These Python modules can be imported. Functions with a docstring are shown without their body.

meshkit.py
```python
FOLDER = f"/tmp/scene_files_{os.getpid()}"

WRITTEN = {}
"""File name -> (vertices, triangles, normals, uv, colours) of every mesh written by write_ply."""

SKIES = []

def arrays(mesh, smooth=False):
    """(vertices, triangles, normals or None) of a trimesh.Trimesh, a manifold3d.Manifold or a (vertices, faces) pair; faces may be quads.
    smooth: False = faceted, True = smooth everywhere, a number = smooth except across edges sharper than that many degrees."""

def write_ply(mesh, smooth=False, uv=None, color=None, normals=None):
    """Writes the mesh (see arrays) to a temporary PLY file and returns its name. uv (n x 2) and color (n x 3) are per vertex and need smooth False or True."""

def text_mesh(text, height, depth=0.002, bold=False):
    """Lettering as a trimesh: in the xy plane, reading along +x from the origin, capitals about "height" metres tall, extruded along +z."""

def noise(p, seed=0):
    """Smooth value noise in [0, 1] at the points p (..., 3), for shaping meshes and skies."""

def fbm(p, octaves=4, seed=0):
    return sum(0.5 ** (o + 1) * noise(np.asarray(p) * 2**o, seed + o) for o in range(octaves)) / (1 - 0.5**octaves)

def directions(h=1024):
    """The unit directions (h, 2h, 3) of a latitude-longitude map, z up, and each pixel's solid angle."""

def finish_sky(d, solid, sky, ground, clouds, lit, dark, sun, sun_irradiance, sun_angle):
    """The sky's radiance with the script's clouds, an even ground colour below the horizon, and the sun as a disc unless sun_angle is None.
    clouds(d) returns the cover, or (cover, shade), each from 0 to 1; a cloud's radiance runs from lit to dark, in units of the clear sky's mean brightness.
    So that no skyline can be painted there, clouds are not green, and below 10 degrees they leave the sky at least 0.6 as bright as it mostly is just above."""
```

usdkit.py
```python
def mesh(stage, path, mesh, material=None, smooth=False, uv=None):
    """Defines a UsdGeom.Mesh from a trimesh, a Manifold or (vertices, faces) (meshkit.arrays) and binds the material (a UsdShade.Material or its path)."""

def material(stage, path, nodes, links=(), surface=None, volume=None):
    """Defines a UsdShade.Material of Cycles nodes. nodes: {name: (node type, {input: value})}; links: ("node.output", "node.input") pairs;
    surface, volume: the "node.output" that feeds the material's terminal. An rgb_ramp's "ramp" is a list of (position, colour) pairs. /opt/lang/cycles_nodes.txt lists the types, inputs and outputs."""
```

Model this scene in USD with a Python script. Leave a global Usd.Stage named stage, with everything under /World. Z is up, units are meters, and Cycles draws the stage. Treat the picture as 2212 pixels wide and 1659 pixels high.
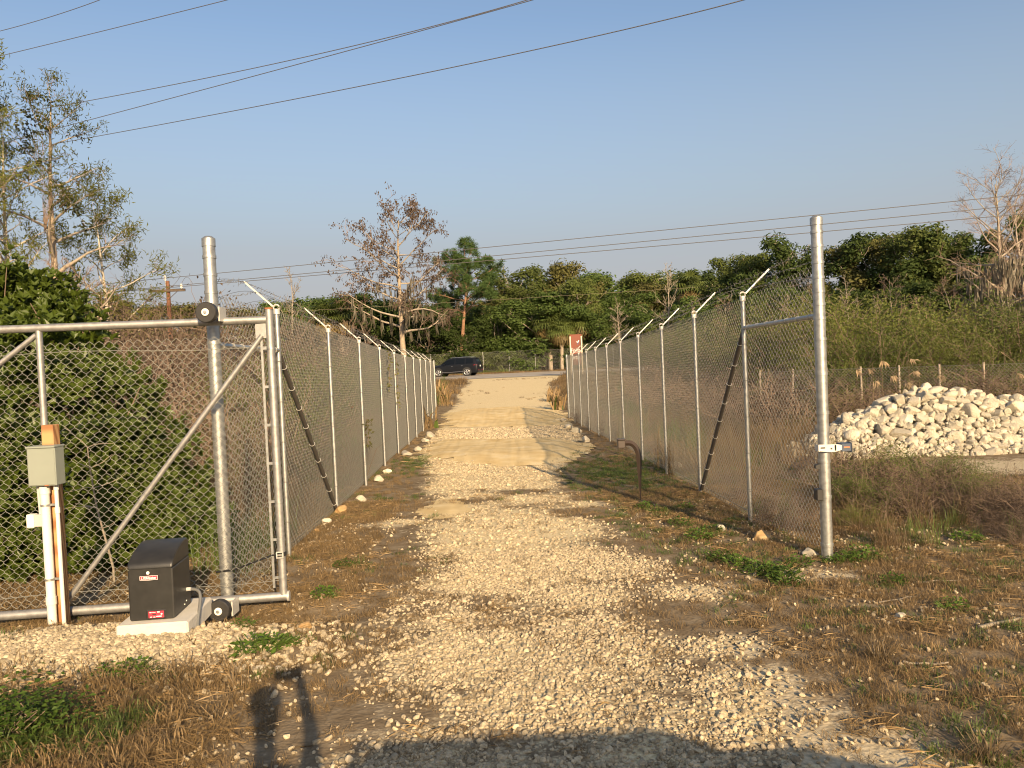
import math, random
import numpy as np, trimesh, manifold3d, usdkit, meshkit
from shapely.geometry import Polygon
from pxr import Usd, UsdGeom, UsdShade, UsdLux, Gf, Sdf, Vt

stage = Usd.Stage.CreateInMemory()
UsdGeom.SetStageUpAxis(stage, 'Z')
UsdGeom.SetStageMetersPerUnit(stage, 1.0)
UsdGeom.Xform.Define(stage, '/World')
PI = math.pi
rng = np.random.default_rng(11)

# ------------------------------------------------------------------ camera
IW, IH, FPX = 2212.0, 1659.0, 1661.0          # measuring frame of the photograph, focal length in its pixels
CAM_H, PITCH, ROLL = 1.80, math.radians(-1.5), math.radians(2.5)
f0 = np.array([0, math.cos(PITCH), math.sin(PITCH)]); r0 = np.array([1.0, 0, 0]); u0 = np.cross(r0, f0)
CR = math.cos(ROLL) * r0 - math.sin(ROLL) * u0
CU = math.sin(ROLL) * r0 + math.cos(ROLL) * u0
CF = f0
EYE = np.array([0, 0, CAM_H])
cam = UsdGeom.Camera.Define(stage, '/World/camera')
cam.AddTransformOp().Set(Gf.Matrix4d(*CR, 0, *CU, 0, *(-CF), 0, *EYE, 1))
cam.CreateHorizontalApertureAttr(36.0)
cam.CreateFocalLengthAttr(36.0 * FPX / IW)
cam.CreateClippingRangeAttr(Gf.Vec2f(0.04, 5000))
cam.CreateExposureAttr(1.0)

def ray(px, py):
    d = CF + (px - IW / 2) / FPX * CR - (py - IH / 2) / FPX * CU
    return d
def at(px, py, Y):
    d = ray(px, py)
    return EYE + d * (Y / d[1])

# ------------------------------------------------------------------ sun and sky
_s = -ray(632, 1450); _s /= np.linalg.norm(_s)                 # the camera's own shadow gives the direction of the sun
SUN = _s
SUN_EL = math.asin(SUN[2]); SUN_ROT = math.atan2(SUN[0], SUN[1])
sky = UsdLux.DomeLight.Define(stage, '/World/sky')
sky_mat = usdkit.material(stage, '/World/Looks/sky_light', {
    'sky': ('sky_texture', {'sky_type': 'single_scattering', 'sun_disc': False, 'sun_elevation': SUN_EL, 'sun_rotation': SUN_ROT,
                            'air_density': 1.0, 'aerosol_density': 2.2, 'ozone_density': 1.6}),
    'dir': ('texture_coordinate', {}), 'sep': ('separate_xyz', {}),
    'smoke': ('rgb_ramp', {'ramp': [(0.0, (.93, .93, .93)), (.15, (.84, .84, .84)), (.25, (.50, .50, .50)), (.40, (.08, .08, .08)), (1.0, (.03, .03, .03))]}),
    'tint': ('rgb_ramp', {'ramp': [(0.0, (2.60, 2.33, 2.42)), (.10, (2.66, 2.58, 2.66)), (.2, (2.55, 2.78, 2.95)), (1.0, (2.6, 3.0, 3.4))]}), 'mix': ('mix', {'mix_type': 'mix'}),               # thin smoke that greys the sky towards the horizon, the same all round
    'bg': ('background_shader', {'strength': 0.086})}, [('dir.generated', 'sep.vector'), ('sep.z', 'smoke.fac'), ('smoke.color', 'mix.fac'), ('sep.z', 'tint.fac'), ('tint.color', 'mix.color2'), ('sky.color', 'mix.color1'), ('mix.color', 'bg.color')], surface='bg.background')
UsdShade.MaterialBindingAPI.Apply(sky.GetPrim()).Bind(sky_mat)
sun = UsdLux.DistantLight.Define(stage, '/World/sun')
sun.CreateNormalizeAttr(True); sun.CreateIntensityAttr(1.2); sun.CreateAngleAttr(0.5)
sun.CreateColorAttr(Gf.Vec3f(1.0, 0.745, 0.45))
zx = np.cross([0, 0, 1.0], SUN); zx /= np.linalg.norm(zx); zy = np.cross(SUN, zx)
sun.AddTransformOp().Set(Gf.Matrix4d(*zx, 0, *zy, 0, *SUN, 0, 0, 0, 50, 1))

# ------------------------------------------------------------------ scene helpers
USED, LOC = {}, {}
def path_for(name, parent='/World'):
    k = USED.get((parent, name), 0); USED[(parent, name)] = k + 1
    return f'{parent}/{name}' + (f'_{k:03d}' if k else '')
def tag(p, label=None, cat=None, group=None, kind=None):
    p = p.GetPrim() if hasattr(p, 'GetPrim') else p
    for k, v in (('label', label), ('category', cat), ('group', group), ('kind', kind)):
        if v: p.SetCustomDataByKey(k, v)
    return p
def thing(name, label, cat, loc=(0, 0, 0), rotz=0.0, group=None, scale=None, kind=None):
    x = UsdGeom.Xform.Define(stage, path_for(name))
    x.AddTranslateOp().Set(Gf.Vec3d(*map(float, loc)))
    if rotz: x.AddRotateZOp().Set(math.degrees(rotz))
    if scale is not None: x.AddScaleOp().Set(Gf.Vec3f(*map(float, np.broadcast_to(scale, 3))))
    tag(x, label, cat, group, kind); LOC[str(x.GetPath())] = (np.array(loc, float), rotz)
    return x
def dup(root, loc, rotz, label=None, scale=None, group=None, cat=None):
    cd = root.GetPrim().GetCustomData()
    r = thing(root.GetPrim().GetName().rstrip('0123456789').rstrip('_'), label or cd['label'], cat or cd['category'], loc, rotz, group or cd.get('group'), scale)
    for op in ():
        pass
    r.GetPrim().GetReferences().AddInternalReference(PROTO[str(root.GetPath())]); r.GetPrim().SetInstanceable(True)
    return r
PROTO = {}
UsdGeom.Scope.Define(stage, '/World/Looks')
def proto_class(name):
    """A class prim holding the parts of a repeated thing; every copy references it."""
    p = stage.CreateClassPrim(f'/World/_{name}'); PROTO_N[0] += 1
    return p
PROTO_N = [0]
ORD = {}
def place(cls, name, label, cat, loc, rotz=0.0, scale=None, group=None):
    x = thing(name, label, cat, loc, rotz, group, scale)
    if cat != 'boulder': ORD.setdefault(label, []).append((loc[0] / max(.1, loc[1]), x))
    x.GetPrim().GetReferences().AddInternalReference(cls.GetPath()); x.GetPrim().SetInstanceable(True)
    return x
def part(name, mesh, mat, parent, smooth=False, world=False, label=None, kind=None):
    pp = str(parent.GetPath()) if hasattr(parent, 'GetPath') else parent
    if world:
        mesh = as_tm(mesh).copy(); loc, rz = LOC[pp if pp in LOC else pp.rsplit('/', 1)[0]]
        mesh.vertices = mesh.vertices - loc
        if rz:
            c, s = math.cos(-rz), math.sin(-rz); v = mesh.vertices.copy()
            mesh.vertices = np.stack([c * v[:, 0] - s * v[:, 1], s * v[:, 0] + c * v[:, 1], v[:, 2]], 1)
    m = usdkit.mesh(stage, path_for(name, pp), mesh, mat, smooth)
    tag(m, label, None, None, kind)
    return m
def solo(name, mesh, mat, label=None, cat=None, group=None, kind=None, smooth=False):
    m = usdkit.mesh(stage, path_for(name), mesh, mat, smooth)
    tag(m, label, cat, group, kind)
    return m
def curves(name, strands, width, mat, parent='/World', kind=None, label=None, cat=None, offset=None):
    pp = str(parent.GetPath()) if hasattr(parent, 'GetPath') else parent
    off = LOC[pp][0] if pp in LOC else np.zeros(3)
    c = UsdGeom.BasisCurves.Define(stage, path_for(name, pp))
    pts = np.concatenate(strands) - off
    c.CreateTypeAttr('linear'); c.CreatePointsAttr(Vt.Vec3fArray.FromNumpy(pts.astype(np.float32)))
    c.CreateCurveVertexCountsAttr(Vt.IntArray([len(s) for s in strands]))
    w = np.full(len(pts), width, np.float32)
    c.CreateWidthsAttr(Vt.FloatArray.FromNumpy(w)); c.SetWidthsInterpolation('vertex')
    UsdShade.MaterialBindingAPI.Apply(c.GetPrim()).Bind(mat)
    tag(c, label, cat, None, kind)
    return c
def primvar(m, name, values):
    UsdGeom.PrimvarsAPI(m).CreatePrimvar(name, Sdf.ValueTypeNames.FloatArray, 'vertex').Set(Vt.FloatArray.FromNumpy(np.asarray(values, np.float32)))

# ------------------------------------------------------------------ mesh helpers
def as_tm(m):
    if isinstance(m, trimesh.Trimesh): return m
    v, f, _ = meshkit.arrays(m); return trimesh.Trimesh(v, f, process=False)
def cat_(ms): return trimesh.util.concatenate([as_tm(m) for m in ms])
def box(sx, sy, sz, c=(0, 0, 0), ch=0.0):
    h = np.array([sx, sy, sz]) / 2
    if ch <= 0:
        m = trimesh.creation.box([sx, sy, sz])
    else:
        pts = []
        for s in np.ndindex(2, 2, 2):
            sg = np.array(s) * 2 - 1
            for k in range(3):
                d = np.full(3, ch); d[k] = 0
                pts.append(sg * (h - d))
        m = trimesh.convex.convex_hull(np.array(pts))
    m.apply_translation(c); return m
def tube(pts, radii, n=8, cap=True):
    P = np.asarray(pts, float); k = len(P)
    R = np.broadcast_to(np.asarray(radii, float), (k,))
    T = np.gradient(P, axis=0); T /= np.maximum(np.linalg.norm(T, axis=1, keepdims=True), 1e-9)
    ref = np.array([0, 0, 1.0]) if abs(T[:, 2]).mean() < 0.8 else np.array([1.0, 0, 0])
    A = np.cross(T, ref); A /= np.maximum(np.linalg.norm(A, axis=1, keepdims=True), 1e-9); B = np.cross(T, A)
    a = np.arange(n) * 2 * PI / n
    V = (P[:, None] + R[:, None, None] * (np.cos(a)[None, :, None] * A[:, None] + np.sin(a)[None, :, None] * B[:, None])).reshape(-1, 3)
    i, j = np.meshgrid(np.arange(k - 1), np.arange(n), indexing='ij')
    q = np.stack([i * n + j, i * n + (j + 1) % n, (i + 1) * n + (j + 1) % n, (i + 1) * n + j], -1).reshape(-1, 4)[:, ::-1]
    F = np.vstack([q[:, [0, 1, 2]], q[:, [0, 2, 3]]])
    if cap:
        V = np.vstack([V, P[0], P[-1]]); o = k * n; jj = np.arange(n)
        F = np.vstack([F, np.stack([np.full(n, o), jj, (jj + 1) % n], 1)[:, [0, 1, 2]], np.stack([np.full(n, o + 1), (k - 1) * n + (jj + 1) % n, (k - 1) * n + jj], 1)])
    return trimesh.Trimesh(V, F, process=False)
def cyl(p0, p1, r, n=16): return tube(np.linspace(p0, p1, 2), r, n)
def lathe(profile, n=24, axis='z'):
    m = trimesh.creation.revolve(np.asarray(profile, float), sections=n)
    return m
def prism(outline, y0, y1, ch=0.0):
    """Convex outline in (x, z) extruded along y with chamfered ends."""
    o = np.asarray(outline, float); c = o.mean(0)
    pts = []
    for y, ins in ((y0, ch), (y0 + ch, 0), (y1 - ch, 0), (y1, ch)):
        d = o - c; l = np.linalg.norm(d, axis=1, keepdims=True)
        q = c + d * np.maximum(0, (l - ins) / l)
        pts.append(np.stack([q[:, 0], np.full(len(q), y), q[:, 1]], 1))
    return trimesh.convex.convex_hull(np.vstack(pts))
def rot_to_front(m):
    m = m.copy(); v = m.vertices.copy(); m.vertices = np.stack([v[:, 0], -v[:, 2], v[:, 1]], 1); return m
def spin(m, a):
    m = m.copy(); m.apply_transform(trimesh.transformations.rotation_matrix(a, [0, 0, 1])); return m
def move(m, d):
    m = m.copy(); m.apply_translation(d); return m
def unit(v): return v / np.maximum(np.linalg.norm(v, axis=-1, keepdims=True), 1e-9)
def leaves(Pb, D, N, L, Wd, fold=0.15):
    """One folded leaf-shaped face pair per row."""
    D = unit(D); S = unit(np.cross(D, N)); N = np.cross(S, D)
    L = np.broadcast_to(L, (len(Pb),))[:, None]; Wd = np.broadcast_to(Wd, (len(Pb),))[:, None]
    a = Pb; b = Pb + D * L * 0.45 + S * Wd / 2 + N * Wd * fold; c = Pb + D * L - N * L * 0.1; d = Pb + D * L * 0.45 - S * Wd / 2 + N * Wd * fold
    V = np.stack([a, b, c, d], 1).reshape(-1, 3); i = np.arange(len(Pb))[:, None] * 4
    F = np.vstack([i + [0, 1, 2], i + [0, 2, 3]])
    return trimesh.Trimesh(V, F, process=False)
def blades(r, n, h, spread, lean, w, droop=0.5):
    """A clump of grass blades: each a bent, tapering strip of three faces."""
    a = r.uniform(0, 2 * PI, n); rad = spread * np.sqrt(r.uniform(0, 1, n))
    b0 = np.stack([rad * np.cos(a), rad * np.sin(a), np.zeros(n) - 0.01], 1)
    az = r.uniform(0, 2 * PI, n); hh = h * r.uniform(0.45, 1.1, n); ln = lean * r.uniform(0.2, 1.3, n)
    d = np.stack([np.cos(az), np.sin(az), np.zeros(n)], 1); sd = np.stack([-np.sin(az), np.cos(az), np.zeros(n)], 1)
    tw = r.uniform(-1, 1, (n, 1)); sd = unit(sd + d * tw)
    up = np.array([0, 0, 1.0])
    m = b0 + up * (hh * 0.6)[:, None] + d * (hh * ln * 0.4)[:, None]
    t = b0 + up * (hh * (1 - droop * ln * 0.5))[:, None] + d * (hh * ln)[:, None]
    ww = (w * r.uniform(0.6, 1.3, n))[:, None]
    V = np.stack([b0 - sd * ww / 2, b0 + sd * ww / 2, m + sd * ww * 0.4, m - sd * ww * 0.4, t], 1).reshape(-1, 3)
    i = np.arange(n)[:, None] * 5
    return trimesh.Trimesh(V, np.vstack([i + [0, 1, 2], i + [0, 2, 3], i + [3, 2, 4]]), process=False)
def straw(r, n, spread, L, w):
    """Flat-lying dead stalks."""
    a = r.uniform(0, 2 * PI, n); rad = spread * np.sqrt(r.uniform(0, 1, n)); p = np.stack([rad * np.cos(a), rad * np.sin(a), r.uniform(0.004, 0.03, n)], 1)
    az = r.uniform(0, 2 * PI, n); d = np.stack([np.cos(az), np.sin(az), r.normal(0, 0.12, n)], 1)
    N = np.stack([r.normal(0, .4, n), r.normal(0, .4, n), np.ones(n)], 1)
    return leaves(p, d, N, L * r.uniform(.4, 1.2, n), w * r.uniform(.6, 1.3, n), 0.1)
def fbm(x, y, s, seed=0, oct=3):
    out, amp, tot = 0, 1.0, 0
    for k in range(oct):
        out = out + amp * meshkit.noise(np.stack([np.asarray(x) * s * 2 ** k, np.asarray(y) * s * 2 ** k, np.zeros_like(np.asarray(x, float)) + k * 7.3], -1), seed + k); tot += amp; amp *= 0.5
    return out / tot
def stone_mesh(r, sub=1, rough=0.25, flat=0.75, cuts=3, seed=0):
    m = trimesh.creation.icosphere(subdivisions=sub)
    v = m.vertices
    q = 1 + rough * (meshkit.noise(v * 1.3 + seed * 9.1, seed) - 0.5) * 2 + rough * 0.5 * (meshkit.noise(v * 3.1 + seed * 3.7, seed + 5) - 0.5)
    v = v * q[:, None]
    for _ in range(cuts):
        n = unit(r.normal(size=3)); lim = r.uniform(0.5, 0.82); d = v @ n
        v = v - np.outer(np.maximum(0, d - lim), n)
    v = v * np.array([r.uniform(.85, 1.2), r.uniform(.8, 1.1), flat * r.uniform(.85, 1.15)])
    m.vertices = v
    return m

# ------------------------------------------------------------------ terrain
PROF_Y = [-40, 0, 8, 12, 16, 22, 29, 33, 38, 46, 54, 60, 64, 75, 86, 94, 104, 130, 900]
PROF_Z = [0.0, 0.0, -.03, -.10, -.20, -.30, -.37, -.33, -.16, .18, .50, .70, .76, .82, .76, .55, .62, .7, 1.0]
_py = np.linspace(-40, 900, 4701); _pz = np.interp(_py, PROF_Y, PROF_Z)
_k = np.exp(-0.5 * (np.arange(-12, 13) / 5.0) ** 2); _k /= _k.sum(); _pz = np.convolve(np.pad(_pz, 12, 'edge'), _k, 'valid')
def gz(x, y):
    x = np.asarray(x, float); y = np.asarray(y, float)
    z = np.interp(y, _py, _pz)
    calm = np.clip((y - 50) / 8, 0, 1) * np.clip((96 - y) / 6, 0, 1)
    z = z + (1 - calm) * (0.10 * (fbm(x, y, 0.22, 3, 2) - 0.5) * np.clip((np.hypot(x, y) - 4) / 10, 0.25, 1) + 0.03 * (fbm(x, y, 1.3, 9, 2) - 0.5))
    z = z + 0.10 * np.exp(-(((x + 2.95) / 1.25) ** 2 + ((y - 5.1) / .55) ** 2) ** 1.5)                 # gravel bed round the gate operator
    z = z - 0.09 * np.exp(-(((x + 2.2) / 1.0) ** 2 + ((y - 5.82) / .28) ** 2) ** 2)
    z = z + 0.10 * np.exp(-((y - 31.5) / 2.2) ** 2) * (np.abs(x) < 30) + 0.07 * np.exp(-((y - 16.5) / 1.6) ** 2) * np.exp(-(x / 3.5) ** 2)
    return z
def ground_at(px, py):
    d = ray(px, py); lo, hi = 0.5, 400.0
    for _ in range(60):
        mid = (lo + hi) / 2; p = EYE + d * mid
        if p[2] > gz(p[0], p[1]): lo = mid
        else: hi = mid
    return EYE + d * lo
def on_ground(x, y, dz=0.0): return (float(x), float(y), float(gz(x, y)) + dz)

EDGE_PX = [(1659, 640, 1760), (1500, 690, 1700), (1400, 745, 1600), (1300, 800, 1540), (1230, 835, 1480), (1150, 855, 1375), (1090, 888, 1285), (1040, 912, 1235), (1005, 918, 1235),
           (960, 925, 1272), (920, 955, 1240), (890, 968, 1215), (870, 985, 1205), (850, 990, 1195), (832, 1005, 1190), (820, 1015, 1220), (812, 1010, 1225)]
_e = []
for py, xa, xb in EDGE_PX:
    a, b = ground_at(xa, py), ground_at(xb, py)
    _e.append((0.5 * (a[1] + b[1]), a[0], b[0]))
_e = sorted(_e); _e = [(-12, -1.15, 1.4), (2.0, -1.1, 1.35)] + _e
EY = np.array([e[0] for e in _e]); EL = np.array([e[1] for e in _e]); ER = np.array([e[2] for e in _e])
EY = np.maximum.accumulate(EY + np.arange(len(EY)) * 1e-6)
def edges(y):
    y = np.asarray(y, float)
    return np.interp(y, EY, EL), np.interp(y, EY, ER)
def inside(x, y):
    """How far inside the gravel (in half widths): 1 in the middle, 0 at its edge, negative outside."""
    l, r_ = edges(y); c, h = (l + r_) / 2, (r_ - l) / 2
    return 1 - np.abs(np.asarray(x) - c) / h
PALE = [(ground_at(1500, 1280), 0.45, .28), (ground_at(1265, 1090), .4, .3), (ground_at(2170, 1015), 2.0, 1.5), (ground_at(1240, 1290), .6, .4), (ground_at(860, 1130), .5, .3), (ground_at(1740, 1240), .5, .2), (ground_at(1560, 1400), .35, .25), (ground_at(1600, 1480), .4, .3), (ground_at(1640, 1560), .5, .4), (ground_at(1820, 1640), .6, .35)]
def cover(x, y):
    """Share of bare limestone showing on the ground."""
    i = inside(x, y)
    c = np.clip(0.22 + 1.25 * i, 0, .95) * (np.asarray(y) < 64)
    c = np.where(np.asarray(y) > 14, np.clip(c * 1.5 + .12, 0, 1.15), c)
    c = np.where(i < 0, np.clip(0.24 + 0.35 * i, 0.10, 1), c)
    c = c * np.where(np.asarray(y) < 12, np.clip(-.62 + 1.7 * fbm(x, y, 1.5, 21, 4) + 1.3 * fbm(x * .8, y * 1.5, .9, 25, 3), .10, 1.5), np.clip(.1 + 2.0 * fbm(x, y, 0.6, 21, 3), .4, 1.3))
    for p, sx, sy in PALE:
        c = np.maximum(c, 1.05 * np.exp(-(((x - p[0]) / sx) ** 2 + ((y - p[1]) / sy) ** 2)) * (0.7 + .6 * fbm(x, y, 2.2, 4, 2)))
    c = np.maximum(c, 1.0 * np.exp(-(((np.asarray(x) + 2.95) / 1.2) ** 2 + ((np.asarray(y) - 5.05) / .42) ** 2) ** 2))
    return np.clip(c, 0, 1)
def in_view(x, y, m=1.1):
    return (np.abs(x) < m * (0.68 * y + 0.8)) & (y > 2.2)

# ------------------------------------------------------------------ materials
M = {}
def mat(name, nodes, links, surface='p.BSDF', volume=None):
    M[name] = usdkit.material(stage, f'/World/Looks/{name}', nodes, links, surface=surface, volume=volume); return M[name]
def plain(name, col, rough=0.6, metal=0.0, spec=0.5, var=0.12, scale=12.0, bump=0.0, bscale=60.0, coat=0.0):
    n = {'g': ('texture_coordinate', {}), 'n': ('noise_texture', {'scale': scale, 'detail': 4.0, 'roughness': .6}),
         'r': ('rgb_ramp', {'ramp': [(0.25, [c * (1 - var) for c in col]), (0.75, [min(1, c * (1 + var)) for c in col])]}),
         'p': ('principled_bsdf', {'roughness': rough, 'metallic': metal, 'specular_ior_level': spec, 'coat_weight': coat})}
    l = [('g.object', 'n.vector'), ('n.fac', 'r.fac'), ('r.color', 'p.base_color')]
    if bump:
        n['n2'] = ('noise_texture', {'scale': bscale, 'detail': 4.0}); n['b'] = ('bump', {'strength': bump, 'distance': 0.01})
        l += [('g.object', 'n2.vector'), ('n2.fac', 'b.height'), ('b.normal', 'p.normal')]
    return mat(name, n, l)
plain('galvanized', (.40, .40, .375), .46, .8, var=.30, scale=22, bump=.05, bscale=140)
plain('galvanized_dull', (.36, .35, .33), .55, .75, var=.25, scale=22, bump=.1, bscale=160)
plain('galvanized_white', (.52, .50, .45), .5, .35, var=.1, scale=30)
plain('wire', (.235, .23, .20), .55, .45, var=.1, scale=9)
plain('barbed', (.20, .19, .18), .6, .6, var=.2, scale=30)
plain('dark_pipe', (.065, .056, .047), .6, .1, var=.25, scale=14)
plain('black_rubber', (.022, .020, .018), .55, var=.25, scale=40)
plain('black_plastic', (.020, .019, .017), .40, var=.3, scale=14, bump=.08, bscale=180)
plain('black_box', (.018, .016, .014), .5, var=.2)
plain('hub_white', (.72, .70, .60), .45, var=.08)
plain('red_plate', (.45, .035, .06), .4, var=.06)
plain('white_print', (.75, .70, .66), .5, var=.03)
plain('dark_print', (.05, .03, .03), .5, var=.03)
plain('concrete', (.55, .51, .43), .85, var=.10, scale=9, bump=.25, bscale=70)
plain('pvc_white', (.68, .64, .56), .45, var=.1, scale=7)
plain('pvc_grey', (.42, .41, .37), .5, var=.08)
plain('conduit_grey', (.13, .13, .125), .5)
plain('grey_paint', (.235, .255, .215), .45, var=.05, scale=4)
plain('rust', (.25, .10, .045), .8, var=.4, scale=40)
plain('strap_black', (.015, .015, .014), .7)
plain('bronze_paint', (.050, .034, .025), .5, var=.15)
plain('blue_plate', (.05, .065, .095), .45, var=.1)
plain('orange_print', (.5, .16, .06), .5)
plain('sign_brown', (.15, .030, .010), .6, var=.06)
plain('sign_post', (.62, .53, .38), .8, var=.12)
plain('navy_print', (.035, .04, .12), .6)
plain('insulator', (.66, .64, .58), .25, var=.05)
plain('cable', (.09, .085, .085), .6, var=.1)
plain('pale_cable', (.20, .17, .11), .7, var=.1)
plain('car_paint', (.007, .008, .011), .35, .0, .22, var=.1, coat=.12)
plain('car_glass', (.004, .005, .006), .15, .0, .3, var=.05)
plain('tyre', (.018, .018, .018), .8, var=.2)
plain('alloy', (.55, .55, .55), .3, .8, var=.06)
plain('red_lamp', (.35, .012, .014), .25, var=.1)
plain('chrome', (.6, .6, .6), .22, .9, var=.05)
plain('plate_white', (.7, .7, .68), .5, var=.05)
plain('skin', (.55, .36, .27), .55, var=.06)
plain('shirt', (.12, .15, .20), .8, var=.1)
plain('trousers', (.10, .09, .075), .85, var=.1)
plain('hair', (.05, .035, .025), .7, var=.2)
plain('bark_grey', (.30, .25, .19), .9, var=.3, scale=5, bump=.5, bscale=16)
plain('bark_tan', (.30, .235, .165), .9, var=.3, scale=4, bump=.5, bscale=14)
plain('bark_red', (.24, .13, .075), .9, var=.35, scale=3, bump=.6, bscale=12)
plain('bark_white', (.44, .38, .29), .9, var=.28, scale=6, bump=.3, bscale=16)
plain('twig', (.20, .14, .10), .9, var=.3, scale=6)
plain('twig_red', (.15, .105, .075), .9, var=.3, scale=3)
plain('twig_pale', (.25, .21, .155), .9, var=.25, scale=5)
plain('pole_wood', (.17, .075, .04), .85, var=.25, scale=6, bump=.3, bscale=20)
plain('crossarm_wood', (.09, .065, .048), .85, var=.3, scale=8)
mat('lumber', {'g': ('texture_coordinate', {}), 'mp': ('mapping', {'scale': (9.0, 9.0, 1.1)}), 'w': ('wave_texture', {'scale': 1.6, 'distortion': 5.0, 'detail': 2.0, 'wave_type': 'rings', 'rings_direction': 'x'}),
               'r': ('rgb_ramp', {'ramp': [(0.2, (.46, .26, .11)), (.62, (.38, .19, .075)), (.9, (.27, .12, .045))]}), 'p': ('principled_bsdf', {'roughness': .7})},
    [('g.object', 'mp.vector'), ('mp.vector', 'w.vector'), ('w.fac', 'r.fac'), ('r.color', 'p.base_color')])
def leafmat(name, cols, trans=0.3, rough=.55, spec=.4, obj=0.35):
    n = {'g': ('geometry', {}), 'r': ('rgb_ramp', {'ramp': [(i / max(1, len(cols) - 1), c) for i, c in enumerate(cols)]}), 'o': ('object_info', {}),
         'm': ('map_range', {'from_min': 0.0, 'from_max': 1.0, 'to_min': 1 - obj, 'to_max': 1 + obj}), 'h': ('hsv', {'hue': .5, 'saturation': 1.0}),
         'p': ('principled_bsdf', {'roughness': rough, 'specular_ior_level': spec}), 't': ('translucent_bsdf', {}), 'x': ('mix_closure', {'fac': trans})}
    l = [('g.random_per_island', 'r.fac'), ('o.random', 'm.value'), ('m.result', 'h.value'), ('r.color', 'h.color'), ('h.color', 'p.base_color'), ('h.color', 't.color'), ('p.BSDF', 'x.closure1'), ('t.BSDF', 'x.closure2')]
    return mat(name, n, l, surface='x.closure')
leafmat('leaf_gloss', [(0.059, 0.084, 0.010), (0.093, 0.126, 0.015), (0.134, 0.168, 0.020), (0.063, 0.088, 0.013), (0.202, 0.185, 0.030)], .3, .44, .4)
leafmat('leaf_oak', [(0.106, 0.133, 0.034), (0.136, 0.167, 0.040), (0.174, 0.197, 0.046), (0.204, 0.204, 0.053)], .35, .6, .2)
leafmat('leaf_deep', [(0.072, 0.107, 0.026), (0.097, 0.136, 0.035), (0.133, 0.164, 0.042)], .35, .6, .2)
leafmat('leaf_olive', [(0.149, 0.143, 0.045), (0.194, 0.172, 0.051), (0.232, 0.187, 0.060), (0.135, 0.146, 0.039)], .35, .6, .2)
leafmat('leaf_willow', [(0.120, 0.138, 0.026), (0.168, 0.168, 0.034), (0.228, 0.204, 0.036), (0.102, 0.126, 0.026)], .35)
leafmat('leaf_pine', [(0.056, 0.094, 0.027), (0.075, 0.115, 0.033), (0.100, 0.131, 0.037)], .2, .6, .2)
leafmat('leaf_feather', [(.12, .125, .025), (.16, .155, .032), (.20, .18, .045), (.13, .115, .035)], .4, .7, .15)
leafmat('leaf_dark_vine', [(.03, .035, .015), (.05, .05, .02), (.07, .06, .03)], .2)
leafmat('leaf_brown', [(.085, .06, .042), (.12, .085, .058), (.16, .12, .085), (.07, .052, .04)], .25, .7, .2)
leafmat('leaf_dead', [(.28, .19, .09), (.40, .29, .15), (.20, .12, .06), (.46, .36, .21)], .3)
leafmat('moss', [(.16, .14, .10), (.21, .185, .13), (.13, .115, .075)], .3)
leafmat('palm', [(0.098, 0.124, 0.033), (0.143, 0.156, 0.039), (0.195, 0.182, 0.052)], .25, .4)
leafmat('palm_dead', [(.20, .15, .06), (.25, .19, .08), (.15, .105, .045)], .25)
leafmat('grass_dry', [(.23, .155, .07), (.32, .225, .11), (.40, .30, .16), (.19, .11, .05), (.20, .17, .06), (.15, .145, .045)], .3)
leafmat('grass_tan', [(.17, .12, .06), (.25, .185, .10), (.13, .085, .04), (.19, .13, .07), (.34, .26, .15)], .3)
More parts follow.
